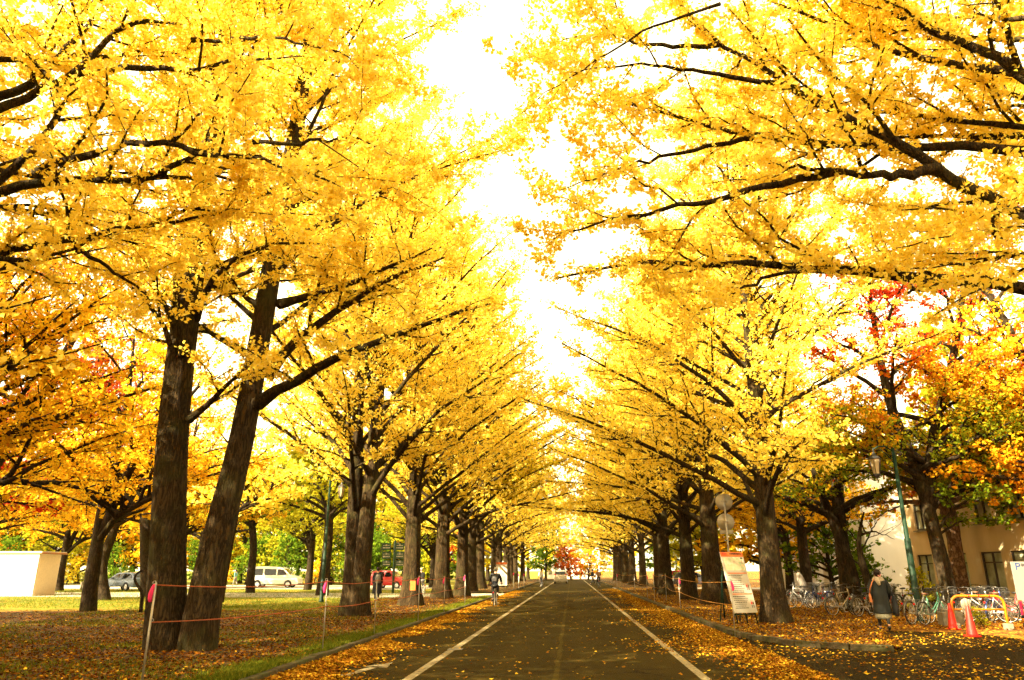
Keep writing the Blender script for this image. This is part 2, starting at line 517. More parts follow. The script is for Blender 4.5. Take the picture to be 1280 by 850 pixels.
class MB:
    """collects shapes, builds ONE mesh object"""
    def __init__(s):
        s.bm = bmesh.new()
        s.mats = []
        s.cur = 0
    def mat(s, m):
        if m not in s.mats:
            s.mats.append(m)
        s.cur = s.mats.index(m)
        return s
    def _f(s, fs, smooth=False):
        for f in fs:
            f.material_index = s.cur
            f.smooth = smooth
    def box(s, c, d, rot=None, bev=0.0):
        n0 = len(s.bm.faces)
        g = bmesh.ops.create_cube(s.bm, size=1.0)
        vs_ = g['verts']
        M = Matrix.Translation(Vector(c)) @ (rot.to_4x4() if rot is not None else Matrix()) @ Matrix.Diagonal((*d, 1))
        bmesh.ops.transform(s.bm, matrix=M, verts=vs_)
        fs = list({f for v in vs_ for f in v.link_faces})
        s._f(fs)
        if bev > 0:
            es = list({e for v in vs_ for e in v.link_edges})
            r = bmesh.ops.bevel(s.bm, geom=es, offset=bev, segments=2, affect='EDGES', profile=0.7)
            s._f(r['faces'], True)
        return s
    def tube(s, pts, r, n=8, caps=True):
        pts = [Vector([float(a) for a in p]) for p in pts]
        rs = [r] * len(pts) if isinstance(r, (int, float)) else list(r)
        rings = []
        ref = None
        for i, p in enumerate(pts):
            t = (pts[min(i + 1, len(pts) - 1)] - pts[max(i - 1, 0)]).normalized()
            if ref is None:
                ref = t.orthogonal().normalized()
            else:
                ref = (ref - t * ref.dot(t))
                ref = ref.normalized() if ref.length > 1e-6 else t.orthogonal().normalized()
            b = t.cross(ref)
            rings.append([s.bm.verts.new(p + (ref * math.cos(2 * PI * k / n) + b * math.sin(2 * PI * k / n)) * rs[i]) for k in range(n)])
        fs = []
        for a, b in zip(rings, rings[1:]):
            for k in range(n):
                fs.append(s.bm.faces.new((a[k], a[(k + 1) % n], b[(k + 1) % n], b[k])))
        s._f(fs, True)
        if caps:
            s._f([s.bm.faces.new(rings[0][::-1]), s.bm.faces.new(rings[-1])])
        return s
    def ring(s, c, axis_u, axis_v, rad, r, n=28, m=6):
        c, u, v = Vector(c), Vector(axis_u), Vector(axis_v)
        w = u.cross(v)
        rows = []
        for i in range(n):
            a = 2 * PI * i / n
            d = u * math.cos(a) + v * math.sin(a)
            rows.append([s.bm.verts.new(c + d * (rad + r * math.cos(2 * PI * k / m)) + w * r * math.sin(2 * PI * k / m)) for k in range(m)])
        fs = []
        for i in range(n):
            a, b = rows[i], rows[(i + 1) % n]
            for k in range(m):
                fs.append(s.bm.faces.new((a[k], a[(k + 1) % m], b[(k + 1) % m], b[k])))
        s._f(fs, True)
        return s
    def poly(s, pts, smooth=False):
        f = s.bm.faces.new([s.bm.verts.new(Vector([float(a) for a in p])) for p in pts])
        s._f([f], smooth)
        return s
    def prism(s, pts, ext):
        """polygon pts extruded by vector ext"""
        e = Vector(ext)
        a = [s.bm.verts.new(Vector([float(x) for x in p])) for p in pts]
        b = [s.bm.verts.new(v.co + e) for v in a]
        k = len(a)
        fs = [s.bm.faces.new(a[::-1]), s.bm.faces.new(b)]
        for i in range(k):
            fs.append(s.bm.faces.new((a[i], a[(i + 1) % k], b[(i + 1) % k], b[i])))
        s._f(fs)
        return s
    def loft(s, rings, cap=True, smooth=True):
        rr = [[s.bm.verts.new(Vector([float(x) for x in p])) for p in g] for g in rings]
        n = len(rr[0])
        fs = []
        for a, b in zip(rr, rr[1:]):
            for k in range(n):
                fs.append(s.bm.faces.new((a[k], a[(k + 1) % n], b[(k + 1) % n], b[k])))
        if cap:
            fs += [s.bm.faces.new(rr[0][::-1]), s.bm.faces.new(rr[-1])]
        s._f(fs, smooth)
        return s
    def ball(s, c, r, u=12, v=8):
        d = r if isinstance(r, (tuple, list)) else (r, r, r)
        rings = []
        for i in range(1, v):
            a = PI * i / v
            rings.append([(c[0] + d[0] * math.sin(a) * math.cos(2 * PI * k / u), c[1] + d[1] * math.sin(a) * math.sin(2 * PI * k / u),
                           c[2] - d[2] * math.cos(a)) for k in range(u)])
        return s.loft(rings)
    def build(s, name, mat=None, parent=None, loc=None, recalc=True):
        if recalc:
            bmesh.ops.recalc_face_normals(s.bm, faces=s.bm.faces)
        me = bpy.data.meshes.new(name)
        s.bm.to_mesh(me)
        s.bm.free()
        for m in (s.mats if s.mats else [mat]):
            me.materials.append(MATS[m])
        return link(name, me, parent, loc)
def ellipse(c, a, b, n=18, ang=0.0):
    out = []
    for k in range(n):
        t = 2 * PI * k / n
        x, y = a * math.cos(t), b * math.sin(t)
        out.append((c[0] + x * math.cos(ang) - y * math.sin(ang), c[1] + x * math.sin(ang) + y * math.cos(ang), c[2]))
    return out

# ---------------------------------------------------------------- tree growing
def unit(v):
    return v / np.maximum(np.linalg.norm(v, axis=-1, keepdims=True), 1e-9)
def resample(pts, K):
    pts = np.asarray(pts, float)
    # smooth (Catmull-Rom like) by interpolating on chord length
    s = np.concatenate([[0], np.cumsum(np.linalg.norm(np.diff(pts, axis=0), axis=1))])
    u = np.linspace(0, s[-1], K)
    out = np.stack([np.interp(u, s, pts[:, k]) for k in range(3)], 1)
    for _ in range(2):
        out[1:-1] = (out[:-2] + 2 * out[1:-1] + out[2:]) / 4
    return out
def tubes(P, Rr, n):
    """P (N,K,3) polylines, Rr (N,K) radii -> vertices, quads"""
    N, K, _ = P.shape
    T = np.empty_like(P)
    T[:, 1:-1] = P[:, 2:] - P[:, :-2]
    T[:, 0] = P[:, 1] - P[:, 0]
    T[:, -1] = P[:, -1] - P[:, -2]
    T = unit(T)
    m = unit(T.mean(1))
    ref = np.where(np.abs(m[:, 2:3]) < 0.8, np.array([[0, 0, 1.0]]), np.array([[1.0, 0, 0]]))
    U = unit(np.cross(T, ref[:, None, :]))
    Vv = np.cross(T, U)
    a = np.arange(n) * 2 * PI / n
    ring = U[:, :, None, :] * np.cos(a)[None, None, :, None] + Vv[:, :, None, :] * np.sin(a)[None, None, :, None]
    V = P[:, :, None, :] + ring * Rr[:, :, None, None]
    idx = np.arange(N * K * n).reshape(N, K, n)
    q = np.stack([idx[:, :-1], np.roll(idx, -1, 2)[:, :-1], np.roll(idx, -1, 2)[:, 1:], idx[:, 1:]], -1)
    return V.reshape(-1, 3), q.reshape(-1, 4)
def trunk_tube(pts, rad, rng, n=36, flute=0.045):
    pts, rad = np.asarray(pts), np.asarray(rad)
    V, Q = tubes(pts[None], rad[None], n)
    V = V.reshape(len(pts), n, 3)
    a = np.arange(n) * 2 * PI / n
    z = np.linspace(0, 1, len(pts))[:, None]
    f = np.zeros((len(pts), n))
    for k in (2, 3, 5, 8):
        f += rng.normal(0, 1) / k * np.cos(k * a[None] + rng.uniform(0, 6) + 3 * z * rng.normal(0, 1))
    lowz = np.maximum(0, 1 - (pts[:, 2] - pts[0, 2]) / 1.3)[:, None]
    f = f * flute * (1 + 1.8 * lowz) + rng.normal(0, 0.012, f.shape)
    V = pts[:, None] + (V - pts[:, None]) * (1 + f[..., None])
    return V.reshape(-1, 3), Q
def spawn(P, Rr, rng, spacing, s0, lmin, lmax, amin, amax, K, upbias, rfac, bend=0.0, s1=1.0):
    N, K0, _ = P.shape
    L = np.linalg.norm(np.diff(P, axis=1), axis=2).sum(1)
    cnt = np.maximum(1, (L * (s1 - s0) / spacing + rng.uniform(0, 1, N)).astype(int))
    par = np.repeat(np.arange(N), cnt)
    M = len(par)
    start = np.repeat(np.cumsum(cnt) - cnt, cnt)
    order = np.arange(M) - start
    s = s0 + (s1 - s0) * np.clip((order + rng.uniform(0.1, 0.9, M)) / cnt[par], 0, 0.999)
    f = s * (K0 - 1)
    k = np.minimum(f.astype(int), K0 - 2)
    w = (f - k)[:, None]
    pos = P[par, k] * (1 - w) + P[par, k + 1] * w
    t = unit(P[par, k + 1] - P[par, k])
    rad = (Rr[par, k] * (1 - w[:, 0]) + Rr[par, k + 1] * w[:, 0])
    side = unit(np.cross(t, np.array([0, 0, 1.0])) + rng.normal(0, 0.05, (M, 3)))
    sgn = np.where((order + par) % 2 == 0, 1.0, -1.0)[:, None]
    p = side * sgn + np.array([0, 0, 1.0]) * rng.normal(upbias, 0.4, (M, 1))
    p = unit(p - t * (p * t).sum(1, keepdims=True))
    an = rng.uniform(amin, amax, M)[:, None]
    d = unit(np.cos(an) * t + np.sin(an) * p)
    ln = (lmin + (lmax - lmin) * (1 - (s - s0) / (1 - s0)) ** 0.8) * rng.uniform(0.65, 1.2, M)
    u = np.linspace(0, 1, K)[None, :, None]
    bv = np.array([0, 0, bend]) + rng.normal(0, 0.14, (M, 3))
    C_ = pos[:, None] + d[:, None] * ln[:, None, None] * u + bv[:, None] * ln[:, None, None] * u ** 2
    C_[:, 1:] += rng.normal(0, 0.02, (M, K - 1, 3)) * ln[:, None, None]
    cr = np.minimum(rad * rfac, 0.02 * ln + 0.006)[:, None] * np.linspace(1, 0.3, K)[None]
    return C_, cr
def leaf_points(P, rng, per_m, s0, sleeve):
    N, K0, _ = P.shape
    L = np.linalg.norm(np.diff(P, axis=1), axis=2).sum(1) * (1 - s0)
    cnt = (L * per_m / 4 + rng.uniform(0, 1, N)).astype(int)
    par = np.repeat(np.arange(N), cnt)
    M = len(par)
    f = (s0 + (1 - s0) * rng.uniform(0, 0.9999, M)) * (K0 - 1)
    f = f + 0.0
    k = np.minimum(f.astype(int), K0 - 2)
    w = (f - k)[:, None]
    pos = P[par, k] * (1 - w) + P[par, k + 1] * w
    # short spurs: small rosettes of leaves instead of an even sprinkle
    off = unit(rng.normal(0, 1, (M, 3)))
    ctr = pos + off * (sleeve * np.abs(rng.normal(0.5, 0.45, M)))[:, None]
    n = 4
    ctr, off = np.repeat(ctr, n, 0), np.repeat(off, n, 0)
    j = rng.normal(0, 1, ctr.shape)
    return ctr + j * (0.10 * sleeve + 0.012), unit(off + j * 0.8)
def leaf_quads(C0, out, size, rng, droop=0.35, fan=1.0):
    """fan shaped blades (stalk end, two shoulders, tip)"""
    M = len(C0)
    d = unit(out + rng.normal(0, 0.7, (M, 3)) - np.array([0, 0, droop]))
    s = unit(np.cross(d, rng.normal(0, 1, (M, 3)) + np.array([0, 0, 0.9])))
    nrm = np.cross(d, s)
    sz = size * rng.uniform(0.6, 1.3, M)[:, None]
    a = C0
    b = C0 + (d * 0.72 + s * 0.62 * fan + nrm * 0.08) * sz
    c = C0 + d * 0.95 * sz - nrm * 0.06 * sz
    e = C0 + (d * 0.72 - s * 0.62 * fan + nrm * 0.08) * sz
    V = np.stack([a, b, c, e], 1).reshape(-1, 3)
    return V, np.arange(4 * M).reshape(M, 4)
def auto_prims(rng, tr, trr, z0, z1, n, Lmax, e0, e1, K=10, top=0.35, rmax=0.13, az0=None, droop_low=0.0):
    """primary limbs spiralling up a trunk polyline"""
    out = []
    az = rng.uniform(0, 6.28) if az0 is None else az0
    zz = tr[:, 2]
    for i in range(n):
        t = (i + rng.uniform(0, 0.8)) / n
        z = z0 + (z1 - z0) * t ** 1.1
        b = np.array([np.interp(z, zz, tr[:, k]) for k in range(3)])
        br = np.interp(z, zz, trr)
        az += 2.4 + rng.normal(0, 0.35)
        L = Lmax * (1 - (1 - top) * t ** 1.3) * rng.uniform(0.8, 1.12)
        ea = R(e0[0] + (e0[1] - e0[0]) * t + rng.normal(0, 6))
        eb = R(e1[0] + (e1[1] - e1[0]) * t + rng.normal(0, 6))
        pts = [b]
        a_ = az
        st = L / (K - 1)
        for k in range(1, K):
            e = ea + (eb - ea) * min(1, k / (K * 0.6))
            a_ += rng.normal(0, 0.07)
            e += rng.normal(0, 0.06)
            pts.append(pts[-1] + st * np.array([math.cos(a_) * math.cos(e), math.sin(a_) * math.cos(e), math.sin(e)]))
        r0 = min(br * 0.62, rmax * (0.55 + 0.45 * L / Lmax) * (1 - 0.45 * t))
        out.append((np.array(pts), r0))
    return out
NLEAF = []
def grow(rng, trunks, prims, sec=(0.42, 0.18, 0.35, 2.3), twig=(0.30, 0.2, 0.22, 0.75), per_m=40, sleeve=0.09, leaf=0.08,
         droop=0.35, upb=0.15, bend=0.1, hue=None, prim_leaf=0.45, K=10, trunk_n=36, wood_n=8, extra_leafy=None):
    """-> (wood V, Q), (leaf V, Q, hue)"""
    Vs, Qs, off = [], [], 0
    def add(v, q):
        nonlocal off
        Vs.append(v)
        Qs.append(q + off)
        off += len(v)
    for pts, rad in trunks:
        add(*trunk_tube(pts, rad, rng, trunk_n))
    P = np.stack([resample(p, K) for p, _ in prims])
    P[:, 1:-1] += rng.normal(0, 0.02, P[:, 1:-1].shape)
    Rr = np.stack([r * np.concatenate([[1.35], np.linspace(1, 0.16, K - 1)]) for _, r in prims])
    add(*tubes(P, Rr, wood_n))
    S1, R1 = spawn(P, Rr, rng, sec[0], sec[1], sec[2], sec[3], 0.55, 1.15, 6, upb, 0.6, bend)
    add(*tubes(S1, R1, 4))
    S2, R2 = spawn(S1, R1, rng, twig[0], twig[1], twig[2], twig[3], 0.5, 1.2, 4, upb, 0.7, 0.05)
    add(*tubes(S2, R2, 3))
    pts, outs = [], []
    for X, s0, pm in ((P, prim_leaf, per_m * 0.8), (S1, 0.12, per_m), (S2, 0.05, per_m)):
        a, b = leaf_points(X, rng, pm, s0, sleeve)
        pts.append(a)
        outs.append(b)
    pts, outs = np.concatenate(pts), np.concatenate(outs)
    LV, LQ = leaf_quads(pts, outs, leaf, rng, droop)
    NLEAF.append(len(pts))
    h = np.clip(rng.normal(0.5, 0.22, len(pts)), 0, 1) if hue is None else hue(pts, rng)
    return (np.concatenate(Vs), np.concatenate(Qs)), (LV, LQ, h)
def tree_thing(name, label, loc, wood, leaves, barkm, leafm, group=None, rz=0.0, cat='tree'):
    loc = np.asarray(loc, float)
    t = thing(name, label, cat, loc, rz, group)
    link('trunk', np_mesh('trunk', wood[0], wood[1], barkm, True), t)
    link('crown', np_mesh('crown', leaves[0], leaves[1], leafm, False, leaves[2]), t)
    return t
def put_copy(src, label, loc, rz, scale=1.0, leafm=None, group=None, sz=None):
    c = copy_tree(src)
    c.location = tuple(loc)
    c.rotation_euler = (0, 0, rz)
    c.scale = (scale, scale, sz or scale)
    tag(c, label)
    if group:
        c['group'] = group
    if leafm:
        for ch in [x for x in bpy.data.objects if x.parent == c]:
            if ch.name.startswith('crown'):
                ch.material_slots[0].link = 'OBJECT'
                ch.material_slots[0].material = MATS[leafm]
    return c
def straight_trunk(rng, h, r, lean=(0, 0), K=22, flare=1.45, top=0.12, wob=0.10):
    u = np.linspace(0, 1, K)
    z = -0.15 + (h + 0.15) * u
    w = np.cumsum(rng.normal(0, wob, (K, 2)), 0) * 0.35
    w -= w[0]
    pts = np.stack([lean[0] * u + w[:, 0] * u, lean[1] * u + w[:, 1] * u, z], 1)
    rad = r * (1 - (1 - top) * u ** 0.85)
    rad = rad * (1 + (flare - 1) * np.exp(-np.maximum(z, 0) / 0.38))
    return pts, rad

# ================================================================ SETTING
def sheet(name, pts, z, mat, kind='structure'):
    m = MB()
    m.poly([(x, y, z) for x, y in pts])
    o = m.build(name, mat)
    return tag(o, kind=kind)
sheet('ground', [(-900, -300), (900, -300), (900, 1500), (-900, 1500)], 0.0, 'lawn')
def strip(name, A, B, za, zb, mat, sub=6, amp=0.03, seed=1):
    """raised verge between two edge lines, gently uneven"""
    rg = np.random.default_rng(seed)
    A, B = np.array(A, float), np.array(B, float)
    n = len(A)
    V = np.zeros((n, sub + 1, 3))
    for j in range(sub + 1):
        u = j / sub
        V[:, j, :2] = A * (1 - u) + B * u
        V[:, j, 2] = za * (1 - u) + zb * u + (0 if j in (0, sub) else 1) * rg.normal(0, amp, n)
    idx = np.arange(n * (sub + 1)).reshape(n, sub + 1)
    Q = np.stack([idx[:-1, :-1], idx[1:, :-1], idx[1:, 1:], idx[:-1, 1:]], -1).reshape(-1, 4)
    return tag(link(name, np_mesh(name, V.reshape(-1, 3), Q, mat, True)), kind='structure')
KL, KR = -4.62, 3.95
ys = list(np.arange(-14, 46.1, 1.0))
strip('left_verge', [(KL - 0.16, y) for y in ys], [(-26 if y < 29 else max(-26, -26 + (y - 29) * 5) if y < 32 else -10.5 - .6 * math.sin(y), y) for y in ys], 0.125, 0.012, 'leaf_litter', 8, 0.012, 1)
ys2 = list(np.arange(56, 131, 2.5))
strip('left_verge', [(KL - 0.16, y) for y in ys2], [(-10.5, y) for y in ys2], 0.125, 0.012, 'leaf_litter', 8, 0.012, 2)
RA = [(6.6, 16.8), (5.8, 17.0), (4.9, 17.7), (4.3, 19.2), (4.12, 21.5)] + [(KR + 0.16, y) for y in np.arange(25, 132, 3.0)]
RB = [(6.9, 17.0), (7.0, 17.7), (7.2, 18.6), (7.6, 20), (8.3, 22)] + [(10.0, y) for y in np.arange(25, 132, 3.0)]
strip('right_verge', RA, RB, 0.115, 0.012, 'leaf_litter', 6, 0.012, 3)
sheet('road', [(KL, -40), (KR, -40), (KR, 136), (KL, 136)], 0.004, 'asphalt')
sheet('cross_street', [(-200, 136), (200, 136), (200, 146), (-200, 146)], 0.004, 'asphalt')
sheet('driveway', [(KR, -14), (9.0, -14), (8.9, 8), (9.0, 13.4), (10.2, 18.0), (10.9, 20.2), (10.6, 21.8), (8.6, 22.4), (7.7, 20.2), (7.1, 18.2),
                   (6.75, 16.95), (5.8, 16.98), (4.9, 17.68), (4.28, 19.2), (4.1, 21.5), (KR, 25)], 0.004, 'path_asphalt')
sheet('side_pavement', [(-90, 46.3), (KL, 46.3), (KL, 55.7), (-90, 55.7)], 0.004, 'pale_paving')
sheet('car_park', [(-120, 66), (-13, 66), (-13, 84), (-120, 84)], 0.004, 'pale_paving')
sheet('right_pavement', [(KR, 70), (60, 70), (60, 76), (KR, 76)], 0.004, 'pale_paving')

def kerb(name, line, h=0.13, w=0.17):
    """row of stone blocks along a line; one mesh"""
    rg = np.random.default_rng(5)
    m = MB()
    line = [np.array(p, float) for p in line]
    for a, b in zip(line, line[1:]):
        L = np.linalg.norm(b - a)
        k = max(1, int(round(L / 0.62)))
        d = (b - a) / L
        for i in range(k):
            c = a + d * (L * (i + 0.5) / k)
            rot = Matrix.Rotation(math.atan2(d[1], d[0]) + rg.normal(0, 0.012), 3, 'Z')
            m.box((c[0], c[1], h / 2 + rg.normal(0, 0.006)), (L / k - 0.012, w, h), rot, 0.018)
    return tag(m.build(name, 'kerb_stone'), kind='structure')
kerb('kerb', [(KL - 0.09, -14), (KL - 0.09, 45.6), (KL - 0.5, 46.3)])
kerb('kerb', [(KL - 0.5, 55.8), (KL - 0.09, 56.6), (KL - 0.09, 130)])
kerb('kerb', [(6.6, 16.75), (5.8, 16.98), (4.9, 17.68), (4.28, 19.2), (4.09, 21.5), (KR + 0.09, 25), (KR + 0.09, 69)])
kerb('kerb', [(KR + 0.09, 77), (KR + 0.09, 131)])

def marking(name, segs, z, mat='road_paint'):
    m = MB()
    for s in segs:
        m.poly([(x, y, z) for x, y in s])
    return tag(m.build(name, mat), kind='structure')
def dash(x, y0, y1, w=0.15):
    return [(x - w / 2, y0), (x + w / 2, y0), (x + w / 2, y1), (x - w / 2, y1)]
marking('edge_line', [dash(-2.55, 4, 16.25), dash(-2.53, 16.75, 120)], 0.008)
marking('edge_line', [dash(2.02, 4, 130)], 0.008)
c = gnd(455, 833)
marking('arrow_marking', [[(-3.72, 12.35), (-3.57, 12.3), (-3.35, 13.5), (-3.5, 13.55)],
                          [(-3.66, 13.45), (-3.2, 13.35), (-3.28, 14.1)],
                          [(-3.75, 11.4), (-3.45, 11.35), (-3.5, 11.7)]], 0.008)
m = MB()
g0 = [np.array([10.25, 18.0]), np.array([9.55, 15.6]), np.array([9.0, 13.4]), np.array([8.92, 8.0])]
for a, b in zip(g0, g0[1:]):
    m.poly([(a[0] - .06, a[1], .008), (a[0] + .06, a[1], .008), (b[0] + .06, b[1], .008), (b[0] - .06, b[1], .008)])
tag(m.build('edge_line', 'yellow_paint'), kind='structure')
m = MB()
m.box((-2.50, 16.5, 0.007), (0.30, 0.30, 0.008))
tag(m.build('drain_cover', 'concrete'), kind='structure')

# ================================================================ TREES
AVE = 'ginkgo trees lining the avenue'
PARK = 'trees of the park beyond the avenue'

# --- the twin-stemmed ginkgo on the left
rg = np.random.default_rng(11)
Y0 = 14.9
B1, B2 = at(207, 816, Y0), at(249, 813, Y0 - 0.1)
base = np.array([(B1[0] + B2[0]) / 2, Y0, 0.08])
def pxl(pts, Ys):
    Ys = [Ys] * len(pts) if isinstance(Ys, (int, float)) else Ys
    return np.array([at(px, py, Y) for (px, py), Y in zip(pts, Ys)])
t1 = pxl([(207, 830), (208, 760), (211, 640), (217, 520), (229, 420), (240, 340), (247, 280), (262, 170), (280, 50), (300, -80)], Y0)
t2 = pxl([(246, 830), (251, 770), (269, 680), (297, 580), (314, 490), (332, 380), (347, 290), (368, 180), (385, 60), (400, -70)],
         [Y0 - .1, Y0 - .1, Y0, Y0 + .1, Y0 + .2, Y0 + .3, Y0 + .4, Y0 + .6, Y0 + .8, Y0 + 1])
r1 = np.interp(np.linspace(0, 1, 26), np.linspace(0, 1, 10), [.42, .35, .32, .30, .28, .26, .23, .18, .12, .05])
r2 = np.interp(np.linspace(0, 1, 26), np.linspace(0, 1, 10), [.36, .30, .26, .24, .23, .215, .20, .16, .11, .05])
T1, T2 = resample(t1, 26), resample(t2, 26)
hand = [
    ([(322, 505), (380, 470), (430, 440), (530, 405), (610, 380)], [14.9, 14.0, 13.3, 12.6, 12.0], .12),
    ([(335, 470), (365, 425), (420, 390), (480, 350), (560, 320)], [15.2, 14.8, 14.4, 14, 13.6], .11),
    ([(350, 380), (400, 365), (465, 345), (540, 310)], [15.3, 14.6, 14, 13.4], .10),
    ([(245, 400), (262, 345), (290, 320), (340, 300), (420, 310)], [14.9, 14.4, 13.8, 13.2, 12.6], .07),
    ([(335, 395), (300, 365), (270, 330), (262, 320)], [15.2, 15.0, 14.8, 14.7], .08),
    ([(232, 440), (215, 395), (190, 350), (170, 280)], [14.9, 14.6, 14.2, 14.0], .08),
    ([(226, 470), (205, 400), (160, 350), (110, 315)], [14.9, 14.3, 13.9, 13.4], .07),
    ([(236, 525), (270, 495), (300, 465), (330, 440)], [14.8, 14.4, 14.1, 13.8], .07),
    ([(250, 300), (275, 262), (350, 235), (430, 200)], [14.9, 14, 13, 12], .08),
    ([(228, 445), (236, 350), (232, 250), (215, 150)], [14.6, 14.3, 13.9, 13.5], .07),
]
prims = [(pxl(p, y) - base, r) for p, y, r in hand]
prims += auto_prims(rg, T1 - base, r1, 6.2, 17.5, 34, 7.4, (40, 66), (28, 58), rmax=.07)
prims += auto_prims(rg, T2 - base, r2, 6.0, 18.0, 38, 7.6, (40, 66), (26, 56), rmax=.07)
prims = prims[:len(hand)] + [a for a in prims[len(hand):] if a[0][-1, 1] > -2.2 or a[0][0, 2] > 11.5]
w, lv = grow(rg, [(T1 - base, r1), (T2 - base, r2)], prims, per_m=104, leaf=.064, sleeve=.13, trunk_n=44)
tree_thing('ginkgo_tree', 'big yellow ginkgo with two dark trunks rising from one foot beside the leaning rope stake', base, w, lv, 'ginkgo_bark', 'ginkgo_leaf', AVE)

# --- the two nearest ginkgos, trunks outside the frame, limbs reaching over the road
def near_tree(seed, loc, hand, label, n_auto, z0, az0, leaf, per_m, h=18.5, r=.46, Lm=6.6, e0=(28, 62), e1=(14, 50), thick=1.0, keep=None):
    rg = np.random.default_rng(seed)
    tp, tr = straight_trunk(rg, h, r)
    loc = np.array(loc)
    prims = []
    for p, y, rad, frm in hand:
        pts = pxl(p, y) - loc
        if frm is not None:      # run the limb back to the trunk
            z = frm
            b = np.array([np.interp(z, tp[:, 2], tp[:, k]) for k in range(3)])
            pts = np.vstack([b[None], pts])
        prims.append((pts, rad * (thick if rad > .04 else 1)))
    w1, l1 = grow(rg, [(tp, tr)], prims, per_m=per_m, leaf=leaf, sleeve=.10, trunk_n=40, K=18, sec=(.34, .40, .35, 2.0), twig=(.26, .25, .2, .7), prim_leaf=.55, wood_n=10)
    auto = auto_prims(rg, tp, tr, z0, h * .95, n_auto, Lm, e0, e1, rmax=.055, az0=az0)
    auto = [(q_, r_) for q_, r_ in auto if keep(q_)]      # low limbs towards the camera are dropped so the hand-placed ones show
    w2, l2 = grow(rg, [], auto, per_m=per_m, leaf=leaf, sleeve=.10, K=14, sec=(.36, .16, .35, 2.2), twig=(.26, .2, .2, .7), prim_leaf=.30, wood_n=8)
    w = (np.concatenate([w1[0], w2[0]]), np.concatenate([w1[1], w2[1] + len(w1[0])]))
    lv = (np.concatenate([l1[0], l2[0]]), np.concatenate([l1[1], l2[1] + len(l1[0])]), np.concatenate([l1[2], l2[2]]))
    return tree_thing('ginkgo_tree', label, loc, w, lv, 'ginkgo_bark', 'ginkgo_leaf', AVE)
RH = [
    ([(1280, 273), (1225, 245), (1172, 212), (1120, 175), (1060, 150), (985, 108), (900, 55), (840, -5)], [8.6, 8.6, 8.6, 8.7, 8.8, 9.0, 9.3, 9.6], .085, 4.9),
    ([(1172, 212), (1130, 218), (1090, 219), (1040, 214), (960, 205)], [8.6, 8.5, 8.4, 8.3, 8.1], .06, None),
    ([(1280, 190), (1170, 182), (1020, 180), (930, 170), (820, 140), (745, 118)], [9.6, 9.6, 9.7, 9.8, 10, 10.2], .075, 6.6),
    ([(1280, 356), (1215, 350), (1150, 346), (1070, 338), (1000, 335), (880, 328), (780, 325), (695, 348)], [8.9, 9.0, 9.1, 9.3, 9.5, 9.8, 10.2, 10.5], .085, 4.2),
    ([(1160, 346), (1150, 360), (1135, 366)], [9.1, 8.9, 8.8], .06, None),
    ([(1280, 92), (1225, 65), (1180, 45), (1120, 20), (1060, -10)], [8.4, 8.5, 8.6, 8.7, 8.8], .10, 6.2),
    ([(1110, 65), (1070, 45), (1040, 30), (950, -5)], [9.6, 9.7, 9.8, 10], .07, 7.6),
    ([(1290, 168), (1230, 172), (1180, 168), (1100, 172)], [10.4, 10.3, 10.2, 10], .09, 6.4),
    ([(1285, 128), (1255, 112), (1200, 98)], [10.2, 10.3, 10.4], .09, 7.0),
    ([(900, 5), (850, 22), (790, 48), (735, 82), (690, 112), (640, 150)], [8.4, 8.3, 8.2, 8.1, 8.1, 8.0], .022, None),
    ([(1255, 250), (1220, 275), (1180, 295), (1120, 310)], [8.3, 8.1, 8.0, 7.8], .03, 4.8),
    ([(1250, 300), (1240, 270), (1275, 235)], [8.4, 8.3, 8.2], .03, None),
    ([(985, 108), (900, 92), (800, 78), (700, 92)], [9.0, 9.0, 8.9, 8.8], .04, None),
    ([(940, 172), (850, 190), (770, 212), (700, 238)], [9.8, 9.7, 9.6, 9.5], .04, None),
    ([(1040, 214), (940, 240), (850, 258), (750, 275), (690, 300)], [8.3, 8.4, 8.6, 8.8, 9.0], .045, None),
    ([(900, 55), (830, 60), (750, 40), (680, 60)], [9.3, 9.6, 9.9, 10.2], .04, None),
    ([(1010, 336), (960, 345), (905, 372), (850, 405)], [9.4, 9.2, 9.0, 8.8], .03, None),
]
near_tree(21, (7.5, 8.7, 0.0), RH, 'nearest ginkgo on the right, its bare dark limbs crossing the upper right corner', 60, 5.0, 0.3, .056, 125, Lm=7.6, thick=1.15, keep=lambda a: a[-1, 1] > 1.2 or a[0, 2] > 9.0)
